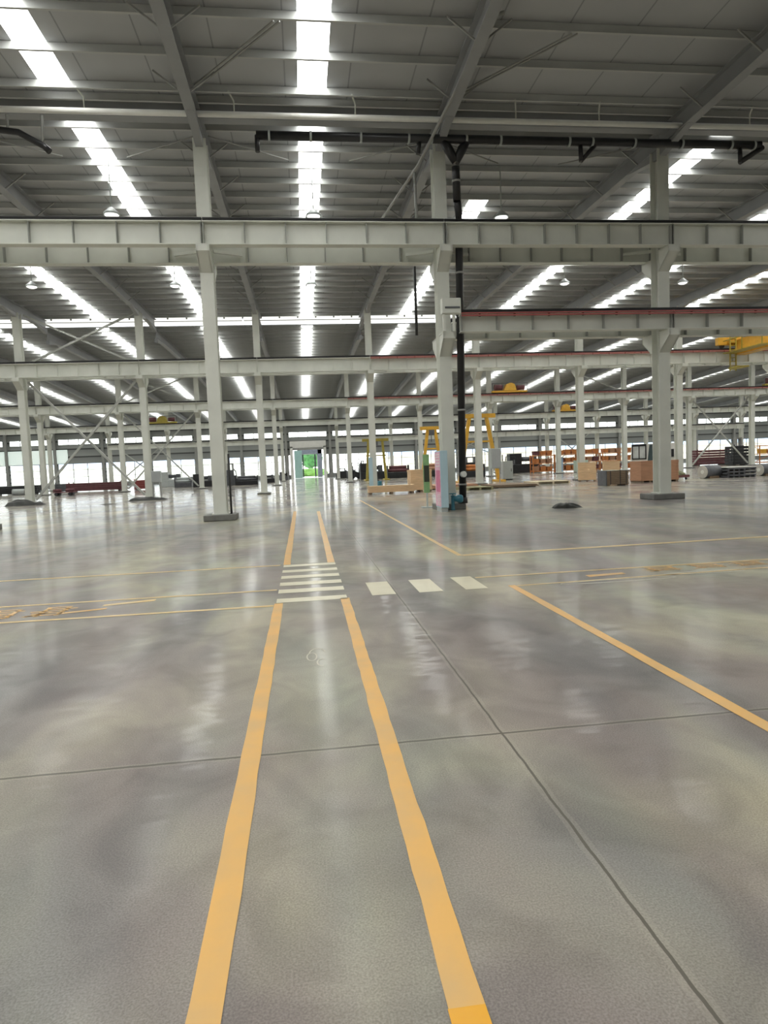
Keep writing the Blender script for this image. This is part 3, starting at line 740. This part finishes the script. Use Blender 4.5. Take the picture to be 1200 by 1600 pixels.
pallet(2.3, 2.6, 16.1, 42.0, 0, 'low bleached pallet on the open floor left of the crates', WOODL)
pallet(1.6, 2.2, 9.9, 37.4, .1, 'olive pallet of boards beneath the electrical cabinet', mat('olive_board', srgb(150, 146, 112), .7, 0, .15))
t = thing('board_stack', 'low stack of brown boards with dark edges right of the black pipe', 'board stack', (9.35, 41.2, 0), .05)
mb = MB()
for i in range(3): mb.box(-1.5+.06*i, 1.5-.09*i, -1.6, 1.6, .05+i*.07, .11+i*.07)
part('boards', mb, WOODB, t); part('bearer', MB().box(-1.2, -1.05, -1.6, 1.6, 0, .05).box(1.05, 1.2, -1.6, 1.6, 0, .05), DARKM, t)
t = thing('board_stack', 'low dark-edged stack of boards by the electrical cabinet', 'board stack', (12.6, 39.2, 0), -.06)
mb = MB()
for i in range(2): mb.box(-1.4, 1.4-.1*i, -1.7, 1.7, .05+i*.07, .11+i*.07)
part('boards', mb, WOODD, t); part('bearer', MB().box(-1.2, -1.05, -1.7, 1.7, 0, .05).box(1.05, 1.2, -1.7, 1.7, 0, .05), DARKM, t)
# black folded tarp
def tarp(x, y, w, d_, h, rz, label, name='folded_tarp', m=TARP, cat='tarp'):
    from mathutils import noise
    mb = MB(); nx, ny = 22, 14; g = []
    for i in range(nx+1):
        row = []
        for j in range(ny+1):
            u, v = i/nx*2-1, j/ny*2-1
            e = max(0, 1-(abs(u)**2.6+abs(v)**2.4)**.8)
            z = h*e**.5*(.72+.28*u*-1+.35*noise.noise((u*2.2+x, v*2.2, 0))+.18*noise.noise((u*6, v*6, y)))
            row.append(mb.bm.verts.new((u*w/2*(1+.10*noise.noise((v*3, x, 2))), v*d_/2*(1+.12*noise.noise((u*3, y, 5))), max(0, z))))
        g.append(row)
    for i in range(nx):
        for j in range(ny):
            f = mb.bm.faces.new((g[i][j], g[i+1][j], g[i+1][j+1], g[i][j+1])); f.smooth = True
    o = link(name, mb.mesh(name, m), None, (x, y, .004), rz); return tag(o, label, cat)
tarp(8.5, 20.35, .95, .5, .19, -.1, 'crumpled black tarp bundle alone on the floor right of the notice board')
tarp(-17.5, 43.7, 2.3, 1.3, .42, .2, 'dark cloth heap at the foot of the leftmost braced column', 'cloth_heap')
tarp(-9.9, 43.3, 2.4, 1.0, .26, 0, 'flat dark cloth at the foot of the column with grey cabinet', 'cloth_heap')
tarp(-11.2, 39.5, 1.0, .8, .05, 0, 'small dark rag on the shiny floor left of the walkway', 'rag')

# packing waste
t = thing('waste_cart', 'low red and green cart of packing scraps beside the big brown crate', 'cart', (23.1, 38.2, 0), .2)
part('tray', MB().box(-.55, .55, -.5, .5, .16, .3), MAROON, t)
for sx in (-.4, .4):
    for sy in (-.35, .35): part('wheel', MB().tube([(sx-.03, sy, .08), (sx+.03, sy, .08)], .08, 10), DARKM, t)
part('scraps', blob(MB(), (0, 0, .38), (.5, .42, .26), amp=.6, sub=2), mat('green_scrap', srgb(120, 124, 92), .7, 0, .5, 6), t)
part('push_bar', MB().tube([(-.5, -.3, .3), (-.55, -.3, .75), (-.55, .3, .75), (-.5, .3, .3)], .02, 6), mat('pink_bar', srgb(200, 130, 130), .5), t)

# white industrial truck cab behind the crates
t = thing('industrial_truck', 'white truck cab with black window frame behind the big brown crates', 'truck', (23.0, 40.9, 0), -.45)
part('cab_body', MB().prism([(-1.3, .35), (1.35, .35), (1.35, 2.36), (-1.22, 2.36), (-1.3, 1.3)], 'y', -.9, .9), WHITE, t, bevel=.05)
wf = part('window_frame', MB().box(-1.28, -.38, -.95, -.9, 1.35, 1.43).box(-1.28, -.38, -.95, -.9, 2.2, 2.34).box(-1.28, -1.2, -.95, -.9, 1.35, 2.3).box(-.86, -.8, -.95, -.9, 1.35, 2.3).box(-.46, -.38, -.95, -.9, 1.35, 2.3), BLACK, t)
part('pane', MB().box(-1.2, -.46, -.92, -.905, 1.42, 2.2), mat('bright_pane', srgb(206, 212, 210), .15), wf)
part('side_window', MB().prism([(-.34, 1.0), (.35, 1.0), (.35, 2.3), (-.2, 2.3)], 'y', -.93, -.9), GLASSD, t)
part('mirror', MB().box(1.1, 1.25, -1.05, -.9, 1.45, 1.95), BLACK, t)
for sx in (-.8, .8):
    for sy in (-.75, .75): part('wheel', MB().tube([(sx, sy-.12, .38), (sx, sy+.12, .38)], .38, 18), BLACK, t)

# rolls and stacked steel frames on the right
def roll(x, y, r, L, rz, label):
    t = thing('material_roll', label, 'roll', (x, y, 0), rz, 'rolls of sheet material')
    part('roll_body', MB().tube([(-L/2, 0, r), (L/2, 0, r)], r, 24), SLATE, t)
    part('roll_end', MB().tube([(-L/2-.03, 0, r), (-L/2, 0, r)], r*.97, 24), mat('pale_roll_end', srgb(190, 186, 178), .6), t)
    part('core', MB().tube([(-L/2-.05, 0, r), (-L/2-.03, 0, r)], r*.3, 14), WHITE, t)
    part('chock', MB().prism([(-r*.9, 0), (-r*.4, 0), (-r*.9, r*.35)], 'x', -L/3, L/3).prism([(r*.9, 0), (r*.4, 0), (r*.9, r*.35)], 'x', -L/3, L/3), WOODD, t)
roll(25.6, 38.6, .41, 1.2, .25, 'dark roll with pale end left of the stacked steel frames')
roll(29.6, 38.9, .38, 1.0, .25, 'dark roll right of the stacked steel frames at the edge')
t = thing('steel_frame_stack', 'stack of dark grey steel frames with pale top between two rolls', 'frame stack', (27.3, 38.4, 0))
for i in range(3):
    mb = MB(); z = i*.21
    for yy in (-.5, .5): mb.box(-.95, .95, yy-.04, yy+.04, z+.1, z+.19)
    for k in range(6): mb.box(-.95+k*.36, -.85+k*.36, -.5, .5, z, z+.1)
    part('frame', mb, SLATE, t)
part('top_deck', MB().box(-.97, .97, -.55, .55, .62, .67), WHITE, t)

# ------------------------------------------------------------------ orange racks
def rack(x, y, w, h, rz, label, m=ORANGE, levels=3, fill=(ORANGE, WOODB, MAROON)):
    t = thing('storage_rack', label, 'rack', (x, y, 0), rz, 'storage racks')
    for sx in (-w/2, w/2):
        for sy in (-.5, .5): part('upright', MB().box(sx-.05, sx+.05, sy-.05, sy+.05, 0, h), m, t)
    for i in range(levels):
        z = .15+i*(h-.3)/(levels-1)
        mb = MB().box(-w/2, w/2, -.54, -.46, z, z+.1).box(-w/2, w/2, .46, .54, z, z+.1)
        for k in range(5): mb.box(-w/2+k*w/4-.03, -w/2+k*w/4+.03, -.5, .5, z+.02, z+.06)
        part('shelf_beam', mb, m, t)
    part('diagonal_brace', MB().bar((-w/2, .5, .2), (w/2, .5, h-.2), .06).bar((w/2, .5, .2), (-w/2, .5, h-.2), .06), m, t)
    return t
def bin_(x, y, z, w, h, m, label):
    o = link('storage_bin', MB().prism([(-w/2*.85, 0), (w/2*.85, 0), (w/2, h), (-w/2, h)], 'y', -.36, .36).box(-w/2-.02, w/2+.02, -.38, .38, h, h+.04).mesh('storage_bin', m), None, (x, y, z))
    tag(o, label, 'bin', 'bins on the orange racks')
RX = [(28.2, 74.5, 'fourth-row column'), (31.2, 74.5, 'second')]
n = 0
for i, (x, y) in enumerate([(28.5, 75.5), (31.6, 75.5), (34.3, 75.5), (37.2, 75.5), (40.3, 75.5)]):
    rack(x, y, 2.6, 2.15, 0, 'orange steel storage rack in the far rack line, %s from the left' % ordw(i+1))
    for l in range(3):
        for b_ in range(3):
            bin_(x-.82+.82*b_, y, .265+l*.925, .66, .42+.1*random.random(), random.choice([ORANGE, ORANGE, MAROON, WOODB]), '%s bin on %s shelf of the %s orange rack from the left' % (['left', 'middle', 'right'][b_], ['bottom', 'middle', 'top'][l], ordw(i+1)))
rack(57.2, 73.5, 4.6, 2.3, 0, 'orange steel storage rack at the right edge behind the braced column')
for b_ in range(4): bin_(57.2-1.65+1.1*b_, 73.5, 1.28, .8, .5, [YEL, ORANGE, WOODB, ORANGE][b_], '%s bin from the left on the right-edge orange rack' % ordw(b_+1))

# ------------------------------------------------------------------ machines and stock in the far aisles
def machine(x, y, w, d_, h, m, m2, label, style=0, rz=0):
    t = thing('workshop_machine', label, 'machine', (x, y, 0), rz, 'dark machines in the far aisles')
    part('machine_bed', MB().box(-w/2, w/2, -d_/2, d_/2, 0, h*.45), m, t, bevel=.03)
    if style == 0:
        part('head_stock', MB().box(-w/2, -w*.1, -d_/2*.9, d_/2*.9, h*.45, h), m, t, bevel=.04)
        part('spindle', MB().tube([(-w*.1, 0, h*.7), (w*.25, 0, h*.7)], h*.12, 12), m2, t)
        part('tail_stock', MB().box(w*.25, w*.42, -d_*.3, d_*.3, h*.45, h*.85), m2, t, bevel=.03)
    elif style == 1:
        part('mast', MB().box(-.08+w*.2, .08+w*.2, -.3, .3, h*.4, h).box(-w*.2-.08, -w*.2+.08, -.3, .3, h*.4, h).box(-w*.2, w*.2, -.3, .3, h-.14, h), m2, t)
        part('carriage', MB().box(-w*.3, w*.3, -d_*.45, -d_*.2, h*.45, h*.7), m, t, bevel=.03)
        part('arm', MB().tube([(w*.2, 0, h*.8), (w*.45, 0, h*.6), (w*.48, 0, h*.3)], .06, 8), m2, t)
    else:
        part('stock_bundle', MB().tube([(-w*.46, -d_*.2, h*.6), (w*.46, -d_*.2, h*.6)], h*.14, 10).tube([(-w*.46, d_*.2, h*.6), (w*.46, d_*.2, h*.6)], h*.14, 10).tube([(-w*.4, 0, h*.84), (w*.4, 0, h*.84)], h*.14, 10), m2, t)
        for sx in (-w*.48, w*.48): part('stanchion', MB().box(sx-.06, sx+.06, -d_*.4, d_*.4, h*.4, h), m, t)
    return t
def forklift(x, y, rz, m, label):
    t = thing('forklift', label, 'forklift', (x, y, 0), rz, 'forklifts')
    part('chassis', MB().prism([(-1.1, .25), (.9, .25), (.9, .8), (.2, .85), (-.4, 1.15), (-1.1, 1.05)], 'y', -.55, .55), m, t, bevel=.04)
    cg = MB()
    for px, py in ((-.75, -.45), (-.75, .45), (.65, -.45), (.65, .45)): cg.bar((px, py, .85), (px*.85, py, 2.1), .07)
    cg.box(-.7, .62, -.5, .5, 2.1, 2.16)
    part('cage', cg, BLACK, t)
    part('mast', MB().box(.95, 1.05, -.4, -.3, .1, 2.4).box(.95, 1.05, .3, .4, .1, 2.4).box(.95, 1.05, -.4, .4, 2.3, 2.4).box(.95, 1.05, -.4, .4, 1.2, 1.3), BLACK, t)
    for sy in (-.25, .25): part('fork', MB().box(1.05, 2.0, sy-.06, sy+.06, .08, .13), DARKM, t)
    part('seat', MB().box(-.5, -.05, -.25, .25, 1.1, 1.25).box(-.55, -.42, -.25, .25, 1.2, 1.7), SLATE, t)
    for px, py in ((-.7, -.5), (-.7, .5), (.6, -.5), (.6, .5)): part('wheel', MB().tube([(px, py-.1, .3), (px, py+.1, .3)], .3, 16), BLACK, t)
forklift(25.6, 78.6, 2.9, BLACK, 'black forklift in the aisle left of the orange racks')
forklift(6.9, 86.0, .3, BLACK, 'black forklift near the far end, right of the doorway')
def stock(x, y, w, d_, h, m, label, n=4):
    t = thing('steel_stock_pile', label, 'steel pile', (x, y, 0), 0, 'piles of steel stock')
    part('bearer', MB().box(-w*.4, -w*.4+.15, -d_/2, d_/2, 0, .12).box(w*.4-.15, w*.4, -d_/2, d_/2, 0, .12), DARKM, t)
    mb = MB(); hh = (h-.12)/n
    for i in range(n):
        k = max(3, int(d_/.3))
        for q in range(k): mb.box(-w/2*(1-.04*random.random()), w/2*(1-.05*random.random()), -d_/2+d_*q/k, -d_/2+d_*(q+.88)/k, .12+i*hh, .12+(i+.9)*hh)
    part('bars', mb, m, t)
    for sx in (-w*.44, w*.44): part('stake', MB().box(sx-.05, sx+.05, -d_/2-.08, -d_/2-.01, 0, h+.15), m, t)
stock(-23.2, 77.5, 6.4, 1.4, 1.0, MAROON, 'long maroon steel pile on the floor between the left columns')
stock(-17.7, 75.2, 1.6, 1.2, 1.1, mat('red_primer', srgb(138, 60, 58), .6, 0, .15), 'short red steel pile left of the cabinet column', 5)
stock(-31.5, 76.5, 5.0, 1.6, .95, BLACK, 'black steel pile at the left edge')
stock(-27.0, 79.0, 2.2, 1.4, 1.0, SLATE, 'grey steel pile behind the leftmost column')
t = thing('oil_drum', 'pale drum lying in front of the black steel pile at left edge', 'drum', (-30.6, 75.0, 0))
part('drum_body', MB().tube([(-.6, 0, .33), (.6, 0, .33)], .33, 20), GREYBOX, t); part('drum_rim', MB().tube([(-.64, 0, .33), (-.6, 0, .33)], .35, 20).tube([(.6, 0, .33), (.64, 0, .33)], .35, 20), STEELD, t)
t = thing('flat_trolley', 'low red-brown flat trolley near the leftmost columns', 'trolley', (-22.2, 64.2, 0))
part('deck', MB().box(-.9, .9, -.5, .5, .28, .36), MAROON, t)
for sx in (-.6, .6): part('wheel', MB().tube([(sx, -.5, .15), (sx, .5, .15)], .15, 12), BLACK, t)
part('load', MB().tube([(-.9, -.2, .5), (-.2, -.2, .5)], .13, 10).tube([(.1, .1, .5), (.85, .1, .5)], .14, 10), MAROON, t)
machine(-16.8, 86.5, 2.8, 1.4, 1.9, GREYBOX, SLATE, 'pale grey lathe-like machine right of the cabinet column', 0)
machine(-11.6, 78.5, 2.2, 1.4, 1.5, BLACK, SLATE, 'black machine behind the slim bare column', 0)
machine(-14.2, 80.5, 2.0, 1.3, 1.2, SLATE, GREYBOX, 'small grey machine between pale lathe and black machine', 2)
machine(-8.6, 80.0, 1.4, 1.2, 2.6, SLATE, STEELD, 'tall grey mast machine just right of the slim bare column', 1)
machine(-6.6, 78.3, 2.6, 1.3, 1.1, BLACK, SLATE, 'long low black machine left of the walkway end', 2)
machine(-4.6, 86.5, 1.8, 1.2, 1.2, BLACK, SLATE, 'small black machine between third and fourth rows left of the walkway', 0)
machine(-2.9, 101, 1.3, 1.2, 1.3, SLATE, DARKM, 'grey machine beside the left jamb of the far doorway', 0)
machine(5.9, 99, 2.0, 1.4, 1.5, BLACK, SLATE, 'black machine beside the right jamb of the far doorway', 1)
machine(8.5, 80.5, 3.0, 1.5, 2.0, BLACK, SLATE, 'tall black machine right of the third-row column by the doorway', 0)
machine(12.0, 82.5, 2.8, 1.4, 1.6, BLACK, MAROON, 'black machine with maroon bundle above the long low crate', 2)
machine(16.5, 81, 3.4, 1.5, 1.7, DARKM, WOODB, 'dark machine with brown stock above the pine crate', 2)
machine(18.6, 70.0, 2.2, 1.4, 1.4, BLACK, ORANGE, 'black machine with orange stock left of the yellow gantry leg', 2)
machine(21.0, 80.5, 2.6, 1.5, 2.3, BLACK, SLATE, 'tall black mast machine right of the yellow gantry', 1)
machine(28.4, 82.0, 4.0, 1.5, 2.5, BLACK, SLATE, 'long black machine behind the forklift beside the orange racks', 0)
t = thing('parts_locker', 'pale green locker between the orange racks and the stacked crates', 'locker', (31.0, 70.2, 0))
part('locker_body', MB().box(-.75, .75, -.3, .3, .06, 1.35), mat('pale_green_locker', srgb(184, 200, 184), .5, 0, .04), t, bevel=.02)
part('locker_door', MB().box(-.7, -.02, -.32, -.3, .1, 1.3).box(.02, .7, -.32, -.3, .1, 1.3), mat('pale_green_locker', srgb(184, 200, 184), .5), t)
part('locker_foot', MB().box(-.7, .7, -.26, .26, 0, .06), DARKM, t)
t = thing('tool_board', 'light blue board standing in front of the second orange rack', 'board', (29.6, 72.6, 0))
part('board_sheet', MB().box(-.3, .3, 0, .05, .1, 1.7), mat('sky_blue_board', srgb(150, 180, 206), .5), t)
part('board_foot', MB().box(-.35, .35, -.2, .25, 0, .1), WHITE, t)
stock(52.6, 79.5, 4.8, 1.6, 2.0, MAROON, 'dark brown steel pile right of the truck cab', 6)
stock(51.9, 72.8, 2.4, 1.6, 2.3, BLACK, 'tall black steel pile by the right braced column', 6)
machine(54.6, 76.6, 1.6, 1.2, 3.4, SLATE, STEELD, 'grey mast machine rising behind the dark steel piles at right', 1)
# pallet jack and pale blue panel by the second-row column right of the walkway
t = thing('pallet_jack', 'teal pallet jack parked behind the long low pine crate', 'pallet jack', (5.75, 47.8, 0), .3)
for sy in (-.22, .22): part('fork', MB().box(-.1, 1.1, sy-.08, sy+.08, .06, .14), TEAL, t)
part('pump_head', MB().box(-.35, -.1, -.2, .2, .08, .5), TEAL, t, bevel=.03)
part('handle', MB().tube([(-.25, 0, .45), (-.5, 0, 1.2)], .03, 8).tube([(-.5, -.18, 1.2), (-.5, .18, 1.2)], .03, 8), BLACK, t)
part('wheel', MB().tube([(-.22, -.1, .09), (-.22, .1, .09)], .09, 12), BLACK, t)
t = thing('safety_panel', 'narrow pale blue panel leaning on the column behind the long crate', 'panel', (4.62, 44.6, 0))
part('panel_sheet', MB().box(-.14, .14, 0, .06, .05, 2.2), LBLUE, t); part('panel_foot', MB().box(-.16, .16, -.06, .1, 0, .05), GREYBOX, t)
# cable reel under the crane on the upper left
# ------------------------------------------------------------------ floor markings
Zm = .003
def mark(name, label, quads, m, cat='floor marking', group=None, z=Zm):
    mb = MB()
    for q in quads: mb.quad(*[(x, y, z) for x, y in q])
    return tag(link(name, mb.mesh(name, m)), label, cat, group)
def rect(x0, x1, y0, y1): return [(x0, y0), (x1, y0), (x1, y1), (x0, y1)]
def strip(x0, y0, x1, y1, w, n=14, jit=.004):
    """long painted stripe with slightly uneven edges"""
    d = V((x1-x0, y1-y0)); L = d.length; d.normalize(); p = V((-d.y, d.x)); pts = []
    for i in range(n+1):
        c = V((x0, y0))+d*(L*i/n)
        pts.append((c+p*(w/2+random.uniform(-jit, jit)), c-p*(w/2+random.uniform(-jit, jit))))
    return [[(a[0].x, a[0].y), (a[1].x, a[1].y), (b[1].x, b[1].y), (b[0].x, b[0].y)] for a, b in zip(pts, pts[1:])]
mark('walkway_line', 'long yellow floor line, left edge of the walkway in front of the crossing', strip(-.365, -2, -.365, 7.84, .108, 40), PYEL)
mark('walkway_line', 'long yellow floor line, right edge of the walkway in front of the crossing', strip(.405, 1.76, .435, 7.92, .108, 36), PYEL)
mark('walkway_line', 'brighter fresh yellow patch of line at the bottom edge', strip(.405, -2, .405, 1.775, .114, 10), PYEL2, z=.0055)
mark('walkway_line', 'yellow floor line, left edge of the walkway beyond the crossing', strip(-.345, 11.02, -.37, 25, .12, 20), PYEL)
mark('walkway_line', 'yellow floor line, right edge of the walkway beyond the crossing', strip(.40, 11.02, .50, 24.5, .12, 20), PYEL)
mark('bay_line', 'thick yellow floor line running away on the right, near part', strip(2.62, -1, 2.59, 8.05, .10, 24), PYEL)
mark('bay_line', 'yellow floor line running away on the right, far part', strip(2.62, 10.95, 2.64, 31, .09, 24), PYEL3)
ordz = ['nearest', 'second', 'third', 'fourth', 'fifth', 'farthest']
for i, (a, b) in enumerate([(7.86, 8.12), (8.46, 8.74), (9.0, 9.28), (9.59, 9.86), (10.17, 10.43), (10.75, 11.0)]):
    mark('crossing_stripe', 'cream stripe of the walkway crossing, %s of the six' % ordz[i], [rect(-.395, .465, a+.01, b)], PWHT, group='crossing stripes')
for i, (a, b) in enumerate([(.78, 1.08), (1.375, 1.68), (1.97, 2.26)]):
    mark('crossing_block', 'cream painted rectangle right of the crossing, %s of three from the left' % ordw(i+1), [rect(a, b, 7.96, 8.88)], PWHT, group='cream crossing blocks')
mark('aisle_line', 'thin cream-yellow floor line at left, farthest of three', strip(-14, 11.05, -.45, 11.0, .085), PYEL3)
mark('aisle_line', 'thin yellow floor line at left, middle of three', strip(-14, 8.68, -.42, 8.74, .07), PYEL3)
mark('aisle_line', 'thin yellow floor line at left, nearest of three', strip(-14, 7.83, -.42, 7.72, .07), PYEL3)
mark('aisle_line', 'pale worn floor line at right, farthest of three', strip(2.67, 10.96, 18, 11.4, .15), PYEL3)
mark('aisle_line', 'thin yellow floor line at right, middle of three', strip(2.3, 8.75, 16, 8.85, .07), PYEL3)
mark('aisle_line', 'thin yellow floor line at right, nearest of three', strip(2.65, 8.0, 16, 8.6, .055), PYEL3)
# stencilled lettering: strokes of worn characters
def glyph(cx, cy, w, h, seed):
    rnd = random.Random(seed); q = []
    for i in range(5):
        y = cy-h/2+h*(i+.3)/5; a = rnd.uniform(-.5, -.2)*w; b = rnd.uniform(.2, .5)*w
        q.append(rect(cx+a, cx+b, y, y+h*.075))
    for i in range(2):
        x = cx+w*(-.25+.45*i)+rnd.uniform(-.05, .05)*w
        q.append(rect(x, x+w*.1, cy-h*.5, cy+h*rnd.uniform(.3, .5)))
    x = cx+rnd.uniform(-.1, .1)*w
    q.append([(x, cy-h*.1), (x+w*.1, cy-h*.1), (cx-w*.4, cy-h*.5), (cx-w*.5, cy-h*.46)])
    return q
for i in range(2):
    mark('floor_lettering', '%s worn orange painted character between the lines at left' % ['outer', 'inner'][i], glyph(-3.7+.62*i, 8.25, .56, .56, i+3), PYEL, 'lettering', 'orange floor lettering')
mark('floor_arrow', 'worn orange arrow stroke right of the lettering at left, nearer', [[(-2.95, 8.02), (-2.45, 8.16), (-2.45, 8.24), (-2.95, 8.12)]], PYEL, 'floor marking')
mark('floor_arrow', 'worn orange arrow stroke right of the lettering at left, farther', [[(-2.55, 8.36), (-1.95, 8.5), (-1.95, 8.62), (-2.55, 8.46)]], PYEL3, 'floor marking')
mark('floor_lettering', 'orange dash before the painted characters at right', [[(3.75, 8.28), (4.3, 8.34), (4.3, 8.46), (3.75, 8.42)]], PYEL, 'lettering')
for i in range(3):
    mark('floor_lettering', '%s of the three worn orange characters between the lines at right' % ordw(i+1), glyph(4.95+.66*i, 8.56, .6, .34, i+9), PYEL, 'lettering', 'orange floor lettering')
mark('floor_lettering', 'orange character at the right edge between the floor lines', glyph(7.0, 8.62, .6, .3, 14), PYEL, 'lettering')
def ringq(cx, cy, rx, ry, w, a0=0, a1=6.283, n=28):
    q = []
    for i in range(n):
        t0 = a0+(a1-a0)*i/n; t1 = a0+(a1-a0)*(i+1)/n
        f = lambda t, k: (cx+(rx+k)*math.cos(t), cy+(ry+k)*math.sin(t))
        q.append([f(t0, 0), f(t1, 0), f(t1, w), f(t0, w)])
    return q
mark('chalk_outline', 'thin white looped outline beside the nearest right-hand aisle line', ringq(4.0, 7.93, .78, .07, .03, .2, 6.0), PCHALK, 'chalk mark')
mark('chalk_outline', 'second thin white outline farther right along the aisle line', ringq(5.35, 8.12, .6, .06, .03, .4, 5.7), PCHALK, 'chalk mark')
mark('chalk_scribble', 'pale chalk scribble with loops inside the walkway', ringq(.0, 5.5, .035, .11, .012)+ringq(.05, 5.58, .065, .16, .012, .3, 3.0)+ringq(.08, 5.32, .03, .09, .014, 1.0, 5.0), PSCRIB, 'chalk mark')

# ------------------------------------------------------------------ world, camera
w = bpy.data.worlds.new('World'); bpy.context.scene.world = w; w.use_nodes = True
nt = w.node_tree; bg = nt.nodes['Background']
tc = nt.nodes.new('ShaderNodeTexCoord'); sp_ = nt.nodes.new('ShaderNodeSeparateXYZ'); rp = nt.nodes.new('ShaderNodeValToRGB')
nt.links.new(tc.outputs['Generated'], sp_.inputs[0]); nt.links.new(sp_.outputs['Z'], rp.inputs['Fac'])
rp.color_ramp.elements[0].position = 0; rp.color_ramp.elements[0].color = (1, .99, .96, 1)
rp.color_ramp.elements[1].position = .4; rp.color_ramp.elements[1].color = (.78, .87, 1, 1)
nt.links.new(rp.outputs['Color'], bg.inputs['Color']); bg.inputs['Strength'].default_value = 4.5

yaw, pitch, roll_ = .12084, .070686, -.039648
F = V((math.sin(yaw)*math.cos(pitch), math.cos(yaw)*math.cos(pitch), -math.sin(pitch)))
R0 = V((math.cos(yaw), -math.sin(yaw), 0)); U0 = R0.cross(F)
Rr = math.cos(roll_)*R0+math.sin(roll_)*U0; Uu = -math.sin(roll_)*R0+math.cos(roll_)*U0
cam = bpy.data.cameras.new('camera'); co = bpy.data.objects.new('camera', cam); C.objects.link(co)
co.matrix_world = Matrix(((Rr.x, Uu.x, -F.x, 0), (Rr.y, Uu.y, -F.y, 0), (Rr.z, Uu.z, -F.z, 1.6), (0, 0, 0, 1)))
cam.sensor_fit = 'VERTICAL'; cam.sensor_height = 32.0; cam.lens = 1019.1/1600*32.0; cam.clip_end = 600; cam.clip_start = .05
bpy.context.scene.camera = co
sc = bpy.context.scene
sc.view_settings.view_transform = 'Standard'; sc.view_settings.look = 'None'
sc.view_settings.exposure = -0.12
sc.cycles.use_denoising = True
sc.cycles.max_bounces = 10; sc.cycles.diffuse_bounces = 5; sc.cycles.transparent_max_bounces = 16
sc.cycles.sample_clamp_indirect = 10
